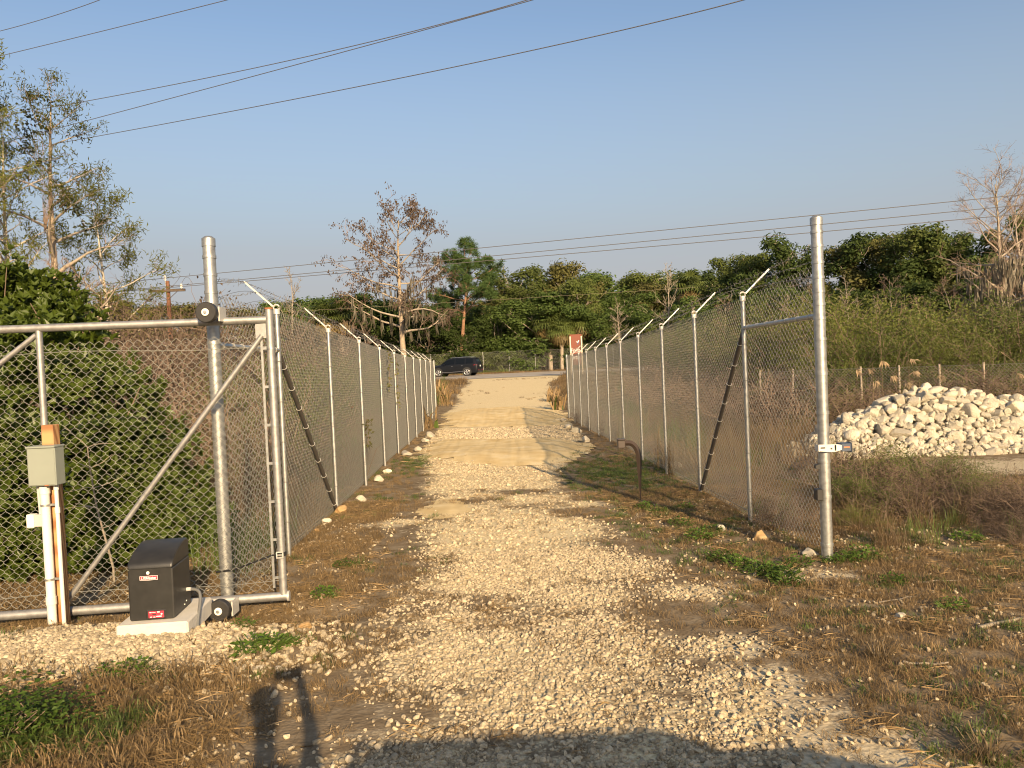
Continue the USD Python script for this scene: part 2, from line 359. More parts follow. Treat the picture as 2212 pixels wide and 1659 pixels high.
leafmat('grass_red', [(.15, .10, .05), (.11, .07, .035), (.20, .145, .075), (.10, .085, .035)], .3)
leafmat('grass_green', [(.085, .12, .024), (.12, .15, .034), (.17, .17, .05), (.11, .11, .035)], .35)
leafmat('weed', [(.08, .135, .02), (.11, .17, .028), (.16, .20, .04)], .35, .5, .25)
leafmat('straw', [(.28, .19, .09), (.38, .28, .15), (.22, .14, .065), (.17, .10, .045)], .15)
leafmat('plume', [(.50, .38, .23), (.58, .46, .30), (.42, .30, .17)], .35)
def rockmat(name, cols, obj=.18, bump=.4, scale=5.0):
    n = {'g': ('texture_coordinate', {}), 'n': ('noise_texture', {'scale': scale, 'detail': 6.0, 'roughness': .65}), 'r': ('rgb_ramp', {'ramp': cols}), 'o': ('object_info', {}),
         'm': ('map_range', {'from_min': 0.0, 'from_max': 1.0, 'to_min': 1 - obj, 'to_max': 1 + obj * .6}), 'h': ('hsv', {'hue': .5, 'saturation': 1.0}),
         'm2': ('map_range', {'from_min': 0.0, 'from_max': 1.0, 'to_min': .75, 'to_max': 1.25}),
         'b': ('bump', {'strength': bump, 'distance': .05}), 'p': ('principled_bsdf', {'roughness': .9, 'specular_ior_level': .25}), 'n2': ('noise_texture', {'scale': scale * 4, 'detail': 5.0})}
    l = [('g.object', 'n.vector'), ('g.object', 'n2.vector'), ('n.fac', 'r.fac'), ('o.random', 'm.value'), ('m.result', 'h.value'), ('r.color', 'h.color'), ('h.color', 'p.base_color'), ('n2.fac', 'b.height'), ('b.normal', 'p.normal')]
    return mat(name, n, l)
rockmat('limestone', [(.28, (.22, .19, .14)), (.40, (.44, .39, .295)), (.7, (.55, .50, .395))], .3, .5, 1.6)
rockmat('gravel_stone', [(.2, (.22, .165, .10)), (.5, (.41, .335, .22)), (.8, (.54, .46, .33))], .45, .2, 1.2)
rockmat('rock_orange', [(.3, (.26, .14, .05)), (.5, (.40, .27, .13)), (.7, (.46, .37, .24))], .1, .4, 2.2)
# ground: soil and thatch mixed with limestone grit by the share stored on the mesh
def groundmat(name, lime=[(.25, (.32, .26, .165)), (.5, (.45, .375, .25)), (.75, (.55, .47, .33))]):
    n = {'g': ('geometry', {}), 'c': ('attribute', {'attribute': 'cover'}),
         'n1': ('noise_texture', {'scale': 1.1, 'detail': 5.0, 'roughness': .6}), 'n2': ('noise_texture', {'scale': 26.0, 'detail': 4.0, 'roughness': .7}), 'n3': ('noise_texture', {'scale': 6.0, 'detail': 5.0, 'roughness': .7}),
         'soil': ('rgb_ramp', {'ramp': [(.25, (.12, .086, .052)), (.5, (.19, .145, .093)), (.75, (.28, .23, .16))]}),
         'lime': ('rgb_ramp', {'ramp': lime}),
         'mixn': ('mix_float', {'fac': .5}),
         'a': ('math', {'math_type': 'multiply_add', 'value2': 1.7, 'value3': -.85}), 'b2': ('math', {'math_type': 'add'}),
         'ss': ('map_range', {'range_type': 'smoothstep', 'from_min': .32, 'from_max': .72, 'to_min': 0.0, 'to_max': 1.0, 'clamp': True}),
         'x': ('mix', {'mix_type': 'mix'}), 'v': ('voronoi_texture', {'scale': 38.0, 'feature': 'f1'}), 'add': ('math', {'math_type': 'add'}),
         'b': ('bump', {'strength': .3, 'distance': .015}), 'p': ('principled_bsdf', {'roughness': 1.0, 'specular_ior_level': 0.0})}
    l = [('g.position', k + '.vector') for k in ('n1', 'n2', 'n3', 'v')] + [('n3.fac', 'soil.fac'), ('n2.fac', 'lime.fac'), ('n2.fac', 'mixn.a'), ('n3.fac', 'mixn.b'), ('mixn.result', 'a.value1'), ('a.value', 'b2.value1'), ('c.fac', 'b2.value2'),
         ('b2.value', 'ss.value'), ('ss.result', 'x.fac'), ('soil.color', 'x.color1'), ('lime.color', 'x.color2'), ('x.color', 'p.base_color'), ('v.distance', 'add.value1'), ('n2.fac', 'add.value2'), ('add.value', 'b.height'), ('b.normal', 'p.normal')]
    return mat(name, n, l)
groundmat('soil_and_grit'); groundmat('driveway_grit', [(.28, (.33, .24, .125)), (.45, (.55, .44, .255)), (.6, (.62, .52, .33)), (.8, (.72, .63, .45))])
mat('sand', {'g': ('geometry', {}), 'n': ('noise_texture', {'scale': 2.2, 'detail': 5.0}), 'mp': ('mapping', {'scale': (1.0, .12, 1.0)}), 'w': ('wave_texture', {'scale': 1.1, 'distortion': 9.0, 'detail': 4.0, 'detail_scale': 1.2, 'bands_direction': 'x'}),
             'n2': ('noise_texture', {'scale': 9.0, 'detail': 5.0}), 'hm': ('math', {'math_type': 'multiply_add', 'value2': .6}),
             'r': ('rgb_ramp', {'ramp': [(.3, (.50, .365, .175)), (.55, (.60, .465, .25)), (.75, (.66, .54, .33))]}), 'b': ('bump', {'strength': .35, 'distance': .03}), 'p': ('principled_bsdf', {'roughness': 1.0, 'specular_ior_level': 0.0})},
    [('g.position', 'n.vector'), ('g.position', 'mp.vector'), ('mp.vector', 'w.vector'), ('mp.vector', 'n2.vector'), ('n.fac', 'r.fac'), ('r.color', 'p.base_color'), ('w.fac', 'hm.value1'), ('n2.fac', 'hm.value3'), ('hm.value', 'b.height'), ('b.normal', 'p.normal')])
plain('asphalt', (.34, .305, .26), 1.0, 0.0, 0.0, var=.18, scale=.9, bump=.15, bscale=30)
plain('road_white', (.70, .68, .62), .7, var=.1, scale=3)
plain('road_yellow', (.55, .36, .05), .7, var=.1, scale=3)

# ------------------------------------------------------------------ ground, driveway, road
def axis(parts):
    out = []
    for a, b, s in parts: out.append(np.arange(a, b, s))
    return np.unique(np.round(np.concatenate(out + [[parts[-1][1]]]), 4))
def sheet(xs, ys, dz=0.0, keep=None):
    X, Y = np.meshgrid(xs, ys, indexing='xy'); Z = gz(X, Y) + dz
    V = np.stack([X, Y, Z], -1).reshape(-1, 3); nx, ny = len(xs), len(ys)
    i, j = np.meshgrid(np.arange(nx - 1), np.arange(ny - 1), indexing='xy')
    a = (j * nx + i).ravel(); q = np.stack([a, a + 1, a + 1 + nx, a + nx], 1)
    if keep is not None:
        cx = V[q].mean(1); q = q[keep(cx[:, 0], cx[:, 1])]
    F = np.vstack([q[:, [0, 1, 2]], q[:, [0, 2, 3]]])
    u, inv = np.unique(F, return_inverse=True)
    return trimesh.Trimesh(V[u], inv.reshape(-1, 3), process=False)
gx = axis([(-700, -120, 60), (-120, -30, 6), (-30, -8, 1.0), (-8, 8, .14), (8, 30, 1.0), (30, 120, 6), (120, 700, 60)])
gy = axis([(-40, -2, 3), (-2, 2, .4), (2, 17, .13), (17, 36, .4), (36, 66, 1.0), (66, 130, 4), (130, 900, 55)])
gm = sheet(gx, gy)
g = solo('ground', gm, M['soil_and_grit'], 'brown soil with dead thatch and limestone grit around the driveway', 'ground', kind='structure', smooth=True)
primvar(g, 'cover', cover(gm.vertices[:, 0], gm.vertices[:, 1]))
dm = sheet(axis([(-5, 6, .11)]), axis([(-6, 2, .3), (2, 16, .12), (16, 36, .3), (36, 61.2, .5)]), 0.008,
           lambda x, y: inside(x, y) > (fbm(x, y, 1.6, 31, 3) - .5) * .7 - .02)
d_ = solo('gravel_driveway', dm, M['driveway_grit'], 'pale limestone gravel driveway running between the two fences to the road', 'driveway', kind='structure', smooth=True)
primvar(d_, 'cover', cover(dm.vertices[:, 0], dm.vertices[:, 1]) * np.interp(dm.vertices[:, 1], [7, 14], [.62, 1.15]) + .03)

import shapely
SAND_POLYS = []
def sand_patch(outline_px, h, label, amp=0.25, res=.1):
    poly = np.array([ground_at(*p)[:2] for p in outline_px]); pg = Polygon(poly)
    if not pg.is_valid: pg = pg.buffer(0)
    x0, y0, x1, y1 = pg.bounds
    SAND_POLYS.append(pg)
    xs, ys = np.arange(x0 - .6, x1 + .6, res), np.arange(y0 - .6, y1 + .6, res * (1 if y1 - y0 < 6 else 2))
    def dist(x, y):
        pts = shapely.points(x.ravel(), y.ravel()); b = shapely.distance(pg.exterior, pts); ins = shapely.contains(pg, pts)
        return np.where(ins, b, -b).reshape(x.shape)
    def keep(x, y): return dist(x, y) > (fbm(x, y, 1.8, 77, 3) - .5) * amp * 2
    m = sheet(xs, ys, 0.012, keep)
    dd = np.clip(dist(m.vertices[:, 0], m.vertices[:, 1]), 0, .5) / .5
    m.vertices[:, 2] += h * (dd * dd * (3 - 2 * dd)) + .02 * (fbm(m.vertices[:, 0], m.vertices[:, 1], 2.5, 5, 2) - .5) * dd
    return solo('sand_patch', m, M['sand'], label, 'sand', kind='structure', smooth=True)
sand_patch([(895, 1100), (930, 1085), (975, 1078), (1015, 1090), (1022, 1103), (990, 1115), (950, 1122), (915, 1112)], .03, 'small smooth pad of tan sand with tyre tread in the gravel drive', .2, .06)
sand_patch([(915, 990), (925, 962), (950, 950), (1100, 948), (1190, 945), (1262, 958), (1262, 975), (1225, 995), (1150, 1010), (1060, 1008), (985, 998)], .03, 'wide tan sand band with tyre marks across the drive, nearer of two', .55)
sand_patch([(958, 925), (965, 893), (1010, 884), (1120, 878), (1200, 885), (1235, 905), (1215, 920), (1120, 925), (1040, 922)], .04, 'far tan sand band with a crest across the drive by the fence ends', .6)

SANDS = shapely.union_all(SAND_POLYS)
def strip(name, y0, y1, dz, m, label=None, cat=None, x0=-400, x1=400, ny=5):
    xs = np.linspace(x0, x1, max(2, int((x1 - x0) / 20) + 1)); ys = np.linspace(y0, y1, ny)
    return solo(name, sheet(xs, ys, dz), m, label, cat, kind='structure', smooth=True)
strip('road', 61.5, 86, .02, M['asphalt'], 'two-lane grey asphalt highway crossing behind the fences', 'road', ny=21)
strip('road_line', 62.6, 62.85, .032, M['road_white'], 'white edge line on the near side of the road', 'road marking', ny=2)
strip('road_line', 84.6, 84.85, .032, M['road_white'], 'white edge line on the far side of the road', 'road marking', ny=2)
strip('road_line', 73.5, 73.65, .032, M['road_yellow'], 'nearer yellow centre line of the road', 'road marking', ny=2)
strip('road_line', 73.9, 74.05, .032, M['road_yellow'], 'farther yellow centre line of the road', 'road marking', ny=2)

# ------------------------------------------------------------------ chain-link building blocks
def chain_link(p0, p1, zb, zt, pitch=0.0354, seed=0, bulge=.012, knuckle=True):
    """Zigzag wires of a chain-link fabric between two plan points. zb(s), zt(s): bottom and top height at the share s."""
    p0, p1 = np.array(p0[:2], float), np.array(p1[:2], float); L = np.linalg.norm(p1 - p0); u = (p1 - p0) / L; nrm = np.array([-u[1], u[0]])
    n = max(2, int(round(L / pitch))); out = []
    for i in range(n):
        s = (i + .5) / n; b, t = zb(s), zt(s); k = max(3, int(round((t - b) / pitch)) + 1)
        zz = np.linspace(b, t, k); sg = np.where((np.arange(k) + i) % 2 == 0, 1.0, -1.0)
        uu = s * L + sg * pitch * .5; off = sg * .0025 + bulge * (meshkit.noise(np.stack([np.full(k, s * L * .6), zz * .9, np.full(k, seed * 3.3)], -1), seed) - .5) * 2
        pl = p0[None] + uu[:, None] * u[None] + off[:, None] * nrm[None]
        out.append(np.column_stack([pl, zz]))
    return out
def tie_ring(p, r, axis_dir, rw=.003):
    a = np.linspace(0, 2 * PI, 11); d = unit(np.array(axis_dir, float)); x = unit(np.cross(d, [0.3, .5, .8])); y = np.cross(d, x)
    return tube(np.array(p) + r * (np.cos(a)[:, None] * x + np.sin(a)[:, None] * y), rw, 4, False)
def ring(p, r, h, n=20): return cyl(np.array(p) - [0, 0, h / 2], np.array(p) + [0, 0, h / 2], r, n)
def barbed_strand(pts, seed=0):
    P = np.asarray(pts, float); out = [P]; r = np.random.default_rng(seed)
    seg = np.diff(P, axis=0); L = np.linalg.norm(seg, axis=1)
    for i in range(len(seg)):
        for s in np.arange(.05, L[i], .125):
            c = P[i] + seg[i] * s / L[i]; d = r.normal(size=3) * .016; d2 = r.normal(size=3) * .016
            out += [np.array([c - d, c + d]), np.array([c - d2, c + d2])]
    return out

FENCE_H = 2.43
def fence(side, tops, label, first_rail):
    """side: -1 left, +1 right. tops: (px, py, depth) of first and last post top, number of posts."""
    (a, b, n) = tops
    A, B = at(*a), at(*b)
    base = np.array([on_ground(*(A[:2] + (B[:2] - A[:2]) * i / (n - 1))) for i in range(n)])
    t = thing('chain_link_fence', label, 'fence', base[0])
    hgt = [FENCE_H] * n
    topz = np.array([A[2] + (B[2] - A[2]) * i / (n - 1) for i in range(n)]); topz = np.maximum(topz, base[:, 2] + 2.2)
    sag = -.10 * np.sin(np.linspace(0, PI, n)) * (1 if side < 0 else .8); topz = topz + sag
    u = unit(B[:2] - A[:2]); out = np.array([-u[1], u[0]]) * (1 if side < 0 else -1)      # away from the drive
    arms = []
    for i in range(n):
        p = base[i]; end = i == n - 1; rr = .043 if end else .024
        ps = part('post', cyl((p[0], p[1], p[2] - .05), (p[0], p[1], topz[i] + (.03 if end else 0)), rr, 14), M['galvanized'], t, 30, True)
        if end:
            part('post_cap', cyl((p[0], p[1], topz[i] + .03), (p[0], p[1], topz[i] + .055), .048, 14), M['galvanized'], ps.GetPath(), 30, False) if False else None
        for zt_ in ([.35, .75, 1.15, 1.55, 1.95] if i < 6 else []):
            part('tie_wire', tie_ring((p[0], p[1], p[2] + zt_), .032, (u[0] * .3, u[1] * .3, 1)), M['wire'], t, 30, True)
        # barbed wire arm: a cap cup and a pressed steel bar leaning outwards
        foot = np.array([p[0], p[1], topz[i]])
        tip = foot + np.array([out[0] * .30, out[1] * .30, .285])
        arms.append((foot, tip))
        if not end:
            d = tip - foot; w3 = np.array([u[0], u[1], 0]); nn = unit(np.cross(d, w3))
            bar = trimesh.convex.convex_hull(np.array([foot + d * s + w3 * .019 * a_ * k_ + nn * .008 * b_ for s, k_ in ((.10, 1.0), (1.0, .6)) for a_ in (-1, 1) for b_ in (-1, 1)]))
            loop = tube(foot + np.array([0, 0, .015]) + .03 * (np.cos(np.linspace(0, 2 * PI, 13))[:, None] * np.array([out[0], out[1], 0]) + np.sin(np.linspace(0, 2 * PI, 13))[:, None] * np.array([0, 0, 1.0])), .009, 6, False)
            part('barb_arm', cat_([bar, loop, cyl(foot - [0, 0, .05], foot + [0, 0, .002], .033, 12)]), M['galvanized_white'], t, 30, True)
    zb = lambda s: np.interp(s, np.linspace(0, 1, n), base[:, 2]) + .03
    zt = lambda s: np.interp(s, np.linspace(0, 1, n), topz) - .0
    off = -out * -.034
    A2, B2 = base[0, :2] + out * .034, base[-1, :2] + out * .034
    curves('wire_mesh', chain_link(A2, B2, zb, zt, seed=2 if side < 0 else 5), .0036, M['wire'], t, kind='stuff')
    tw = np.array([[*(A2 + (B2 - A2) * s), zb(s) + .06] for s in np.linspace(0, 1, n)])
    curves('tension_wire', [tw], .005, M['wire'], t)
    return t, base, topz, arms, u, out
LT, LB, LZ, LA, LU, LO = fence(-1, ((597, 668, 7.65), (937, 780, 33.5), 11), 'galvanized chain link fence with barbed wire arms along the left side of the drive', True)
RT, RB, RZ, RA, RU, RO = fence(1, ((1604, 640, 8.44), (1224, 768, 29.0), 11), 'galvanized chain link fence with barbed wire arms along the right side of the drive', True)

# gate posts: tall steel pipes with bands and a cap
def big_post(px_top, Y, label, bands, r=.048):
    topp = at(*px_top, Y); b = on_ground(topp[0], topp[1]); H = topp[2] - b[2]
    t = thing('gate_post', label, 'post', b)
    part('pipe', cyl((0, 0, -.1), (0, 0, H - .02), r, 28), M['galvanized'], t, 30)
    cap = lathe([(0, .03), (r * .6, .026), (r + .004, .008), (r + .005, -.055), (r + .0005, -.055), (r + .0005, -.02), (0, -.02)], 28); cap.apply_translation((0, 0, H - .01))
    part('cap', cap, M['galvanized'], t, 30)
    for z in bands:
        part('band', cat_([ring((0, 0, z), r + .005, .024, 28)]), M['galvanized'], t, 30)
    return t, b, H
LP, LPB, LPH = big_post((450, 515), 6.12, 'tall round steel post with black rollers at the left gate', [.25, .62, 1.0, 1.38, 1.75, 2.12, 2.32, 2.52, 2.66, 2.80])
RP, RPB, RPH = big_post((1763, 470), 6.66, 'tall round steel post with latch bracket at the right of the gateway', [.13, .55, .86, 1.28, 1.62, 1.92, 2.10, 2.22, 2.33, 2.45, 2.58, 2.72, 2.84])

# first panels: mesh and rail between gate post and first fence post, and dark diagonal braces
def first_panel(t, PB, PH, base, topz, u, out, seed, rail_z_post, rail_z_first, side):
    a = np.array([PB[0], PB[1]]) + out * .045; b = base[0, :2] + out * .034
    zt = lambda s: (PB[2] + topz[0] - base[0, 2] + (.12 if side > 0 else .04)) * (1 - s) + topz[0] * s
    zb = lambda s: (PB[2] + .05) * (1 - s) + (base[0, 2] + .03) * s
    curves('wire_mesh', chain_link(a, b, zb, zt, seed=seed), .0036, M['wire'], t, kind='stuff')
    r0_, r1_ = np.array([PB[0], PB[1], rail_z_post]), np.array([base[0, 0], base[0, 1], rail_z_first])
    part('top_rail', cyl(r0_, r1_, .021, 12), M['galvanized'], t, 30, True)
    for s in np.linspace(.1, .92, 7):
        part('tie_wire', tie_ring(r0_ + (r1_ - r0_) * s, .026, (r1_ - r0_)), M['galvanized_white'], t, 30, True)
    c0 = np.array([base[0, 0], base[0, 1], rail_z_first - .05]); c1 = np.array([base[1, 0], base[1, 1], base[1, 2] + .06]) - np.array([u[0], u[1], 0]) * .05
    c0 = c0 + np.array([u[0], u[1], 0]) * .03
    part('brace', cyl(c0, c1, .024, 12), M['dark_pipe'], t, 30, True)
    for s in np.linspace(.06, .95, 9):
        part('tie_wire', tie_ring(c0 + (c1 - c0) * s, .030, (c1 - c0), .0035), M['galvanized_white'], t, 30, True)
first_panel(LT, LPB, LPH, LB, LZ, LU, LO, 8, at(470, 745, 6.12)[2], at(590, 757, 7.65)[2], -1)
first_panel(RT, RPB, RPH, RB, RZ, RU, RO, 9, at(1763, 682, 6.66)[2], at(1606, 708, 8.44)[2], 1)
# barbed wire strands: from the gate post along the arms
for (t, PB, PH, arms, hs, sd) in ((LT, LPB, LPH, LA, (2.62, 2.46, 2.31), 3), (RT, RPB, RPH, RA, (2.74, 2.60, 2.46), 7)):
    for k, (s, h) in enumerate(zip((.96, .62, .30), hs)):
        pts = [np.array([PB[0], PB[1], PB[2] + h])] + [f_ + (q - f_) * s for f_, q in arms]
        pts[-1] = pts[-1] - np.array([0, 0, .05])
        curves('barbed_wire', barbed_strand(pts, sd * 10 + k), .0035, M['barbed'], t)

# accessories of the right gate post
def rp(px, py): 
    q = at(px, py, RPB[1]); return q - np.array(RPB)
q = rp(1783, 966)
lb = part('latch_bracket', cat_([trimesh.convex.convex_hull(np.array([[x, y, q[2] + z] for (x, z) in ((-.075, -.022), (-.075, .032), (.085, .030), (.125, .022), (.125, -.020), (.07, -.034), (0.0, -.034)) for y in (-.075, -.058)])),
     box(.012, .075, .055, (-.068, -.035, q[2])), box(.012, .09, .05, (.07, -.03, q[2]))]), M['galvanized_white'], RP)
part('slot', box(.04, .004, .012, (-.038, -.0775, q[2] + .004), .002), M['black_box'], lb)
part('slot', box(.014, .004, .014, (.035, -.0775, q[2] - .004), .003), M['black_box'], lb)
bp = part('latch_plate', cat_([box(.085, .10, .07, (.175, .0, q[2] - .004), .004), box(.004, .11, .085, (.22, 0, q[2] - .006))]), M['blue_plate'], RP)
part('warning_print', box(.05, .002, .012, (.178, -.0515, q[2] - .002)), M['orange_print'], bp)
q = rp(1776, 1067)
ph = part('photo_eye', cat_([box(.055, .075, .10, (-.065, -.015, q[2]), .006), box(.03, .04, .03, (-.04, 0, q[2]))]), M['black_box'], RP)
part('lens', box(.004, .05, .07, (-.0945, -.015, q[2]), .001), M['black_box'], ph)
q = rp(1776, 1008)
part('clamp_knob', prism([(-.085, -.012), (-.085, .016), (-.04, .03), (-.04, -.03)], -.02, .02, .003) .copy().apply_translation((0, 0, q[2])), M['black_box'], RP)
# rollers and strike on the left gate post
def roller(px, py, r, Y):
    c = at(px, py, Y) - np.array(LPB)
    def disc(rad, y0, y1, n=32, ch=.006):
        a = np.arange(n) * 2 * PI / n; m = prism(np.stack([rad * np.cos(a), rad * np.sin(a)], 1), y0, y1, ch); m.apply_translation((c[0], c[1], c[2])); return m
    ro = part('roller', disc(r, -.03, .03), M['black_rubber'], LP, 30)
    part('hub', disc(r * .36, -.040, -.029, 24, .003), M['hub_white'], ro, 30)
    part('bolt', disc(r * .16, -.047, -.041, 12, .002), M['galvanized'], ro, 30)
    part('roller_bracket', cat_([box(.012, .13, .11, (c[0] + r * .9, c[1] + .115, c[2] - .01)), box(.03, .12, .03, (c[0], c[1] + .08, c[2]))]), M['galvanized_white'], LP)
    return c
roller(447, 675, .078, 5.78)
roller(475, 1318, .080, 5.70)

# ------------------------------------------------------------------ sliding gate
GR, GL = at(600, 690, 5.97), at(0, 712, 5.78)
gd = unit(GR[:2] - GL[:2]); ZT, ZBM = (GR[2] + GL[2]) / 2, .065
gate_left = GR[:2] - gd * 4.6
GT = thing('sliding_gate', 'galvanized chain link sliding gate panel standing open on the left', 'gate', (gate_left[0], gate_left[1], ZBM))
def gp(s, z): p = GR[:2] + gd * s; return np.array([p[0], p[1], z])
def s_at(px, py):
    """Distance along the gate (negative to the left of its leading end) of a pixel's ray."""
    d = ray(px, py); n = np.array([-gd[1], gd[0]]); t = ((GR[:2] - EYE[:2]) @ n) / (d[:2] @ n); p = EYE + d * t
    return (p[:2] - GR[:2]) @ gd, p[2]
S_STILE = s_at(598, 1000)[0]; S_V = s_at(92, 850)[0]
part('top_rail', cyl(gp(-4.6, ZT), gp(S_STILE - .02, ZT), .030, 18), M['galvanized_dull'], GT, 30, True)
part('bottom_rail', cyl(gp(-4.6, ZBM), gp(S_STILE + .03, ZBM), .034, 18), M['galvanized_dull'], GT, 30, True)
part('end_cap', cyl(gp(S_STILE + .03, ZBM), gp(S_STILE + .045, ZBM), .040, 18), M['galvanized_white'], GT, 30, True)
part('stile', cyl(gp(S_STILE, ZBM), gp(S_STILE, ZT + .08), .030, 18), M['galvanized_dull'], GT, 30, True)
part('stile_cap', cyl(gp(S_STILE, ZT + .08), gp(S_STILE, ZT + .092), .034, 18), M['rust'], GT, 30, True)
part('upright', cyl(gp(S_V, ZBM), gp(S_V, ZT), .024, 16), M['galvanized_dull'], GT, 30, True)
part('upright', cyl(gp(-4.55, ZBM), gp(-4.55, ZT), .024, 16), M['galvanized_dull'], GT, 30, True)
part('diagonal_brace', cyl(gp(S_STILE - .06, ZT - .12), gp(S_V + .05, ZBM + .03), .020, 14), M['galvanized_dull'], GT, 30, True)
part('diagonal_brace', cyl(gp(S_V - .02, ZT - .05), gp(-4.5, ZBM + .05), .020, 14), M['galvanized_dull'], GT, 30, True)
part('gusset', box(.10, .012, .12, gp(S_STILE - .06, ZT - .08)), M['galvanized_dull'], GT, False, True)
part('tension_bar', box(.018, .005, ZT - ZBM - .20, gp(S_STILE - .068, (ZT + ZBM) / 2 - .03)), M['galvanized'], GT, False, True)
for z in np.linspace(ZBM + .15, ZT - .22, 7):
    part('tension_band', cat_([box(.075, .008, .020, gp(S_STILE - .04, z)), ring(gp(S_STILE, z), .0325, .022)]), M['galvanized'], GT, 30, True)
curves('wire_mesh', chain_link(gp(-4.55, 0), gp(S_STILE - .068, 0), lambda s: ZBM + .045, lambda s: ZT - .115, seed=4, bulge=.008), .0036, M['wire'], GT, kind='stuff')
for z in (ZT - .20, ZBM + .13):
    curves('tension_wire', [np.array([gp(s, z + .015 * math.sin(s * 3)) for s in np.linspace(-4.55, S_STILE, 12)])], .005, M['wire'], GT)
# ratchet strap holding the gate end to the post
sp = [np.array(LPB) + [-.06, -.05, .30], np.array(LPB) + [.10, -.06, .32], gp(S_STILE - .06, .395), gp(S_STILE + .03, .40)]
st = thing('tie_strap', 'black webbing strap with steel buckle tied round the gate end', 'strap', sp[0])
part('webbing', cat_([tube(np.linspace(sp[i], sp[i + 1], 4), .009, 6) for i in range(3)] + [ring(gp(S_STILE, .40), .037, .03)]), M['strap_black'], st, 30, True)
bk = gp(S_STILE, .40) + np.array([0, -.045, 0])
part('buckle', cat_([box(.055, .008, .008, bk + [0, 0, .022]), box(.055, .008, .008, bk - [0, 0, .022]), box(.008, .008, .04, bk + [.024, 0, 0]), box(.008, .008, .04, bk - [.024, 0, 0]), box(.04, .006, .006, bk)]), M['galvanized_white'], st, False, True)

# ------------------------------------------------------------------ gate operator on its concrete pad
ga = math.atan2(gd[1], gd[0])
opf = at(329, 1340, 5.20)                                             # middle of the housing's front foot
PADZ = opf[2]
pc = np.array([opf[0] + .005, opf[1] + .20])
pad = thing('concrete_pad', 'pale concrete pad under the black gate operator', 'concrete pad', (pc[0], pc[1], PADZ - .10), ga)
part('slab', box(.47, .56, .13, (0, 0, .035), .012), M['concrete'], pad)
OP = thing('gate_operator', 'black plastic gate motor housing with red nameplate on a concrete pad', 'gate motor', (opf[0], opf[1], PADZ), ga)
W2 = .148
low = [(0, 0), (.36, 0), (.36, .352), (.02, .352), (.004, .34)]
def yz_prism(o, ch):      # outline in (depth, z), extruded sideways
    m = prism(o, -W2, W2, ch); v = m.vertices.copy(); m.vertices = np.stack([v[:, 1], v[:, 0], v[:, 2]], 1); m.invert(); m.fix_normals(); return m
part('housing', yz_prism([(0.0, .004), (.012, 0), (.36, 0), (.362, .352), (.008, .352)], .012), M['black_plastic'], OP, 30)
lid = [(.002, .356), (.004, .375), (.018, .395), (.05, .418), (.12, .452), (.20, .477), (.28, .488), (.345, .484), (.364, .47), (.364, .356)]
part('lid', yz_prism(lid, .012), M['black_plastic'], OP, 30)
part('seam', box(.288, .34, .004, (0, .185, .354)), M['black_box'], OP)
def disc_y(x, y, z, r, t, n=20):
    a = np.arange(n) * 2 * PI / n; m = prism(np.stack([r * np.cos(a), r * np.sin(a)], 1), -t, 0, min(.001, t / 3)); m.apply_translation((x, y, z)); return m
part('lock', disc_y(-.012, .004, .326, .011, .008), M['hub_white'], OP, 30)
npl = part('nameplate', box(.118, .006, .030, (-.006, .000, .292), .002), M['red_plate'], OP)
def text_part(txt, h, c, m, parent, y, bold=True, width=None):
    tm = rot_to_front(meshkit.text_mesh(txt, h, .0012, bold)); b = tm.bounds
    if width: tm.apply_scale([width / (b[1, 0] - b[0, 0]), 1, 1]); b = tm.bounds
    tm.apply_translation((c[0] - (b[0, 0] + b[1, 0]) / 2, y - b[1, 1], c[1] - h / 2))
    return part('lettering', tm, m, parent)
text_part('LiftMaster', .017, (-.006, .292), M['white_print'], npl, -.0032, True, .098)
fr = [box(.118, .002, .002, (-.006, -.0042, .306)), box(.118, .002, .002, (-.006, -.0042, .278)), box(.002, .002, .030, (-.064, -.0042, .292)), box(.002, .002, .030, (.052, -.0042, .292))]
part('plate_border', cat_(fr), M['white_print'], npl)
cp = part('control_recess', box(.130, .010, .064, (.028, .001, .040), .006), M['black_box'], OP)
rpn = part('control_panel', box(.102, .004, .046, (.030, -.0055, .040), .002), M['red_plate'], OP)
part('display', box(.026, .002, .010, (.018, -.0085, .042)), M['dark_print'], rpn)
part('button', disc_y(.066, -.0075, .043, .006, .002, 12), M['white_print'], rpn)
for (x, z, w, h) in ((-.006, .056, .013, .006), (.016, .055, .022, .003), (.046, .057, .018, .006), (-.004, .025, .014, .004), (.018, .024, .014, .004), (.048, .027, .034, .007)):
    part('print_mark', box(w, .001, h, (x, -.0082, z)), M['white_print'], rpn)
part('fitting', cyl((W2, .27, .125), (W2 + .03, .27, .125), .014, 12), M['pvc_grey'], OP, 30)
part('bolt', box(.004, .008, .008, (W2 + .002, .25, .05)), M['hub_white'], OP); part('bolt', box(.004, .008, .008, (W2 + .002, .21, .035)), M['hub_white'], OP)
cdt = np.array([[W2 + .02, .27, .125], [W2 + .06, .262, .122], [W2 + .10, .235, .10], [W2 + .112, .19, .04], [W2 + .115, .13, -.03], [W2 + .125, .08, -.10], [W2 + .20, .03, -.135], [W2 + .36, -.02, -.15], [W2 + .46, -.04, -.17]])
from scipy.interpolate import make_interp_spline
cdt = make_interp_spline(np.arange(len(cdt)), cdt, 3)(np.linspace(0, len(cdt) - 1, 40))
part('cable', tube(cdt, .011, 8), M['conduit_grey'], OP, 30)

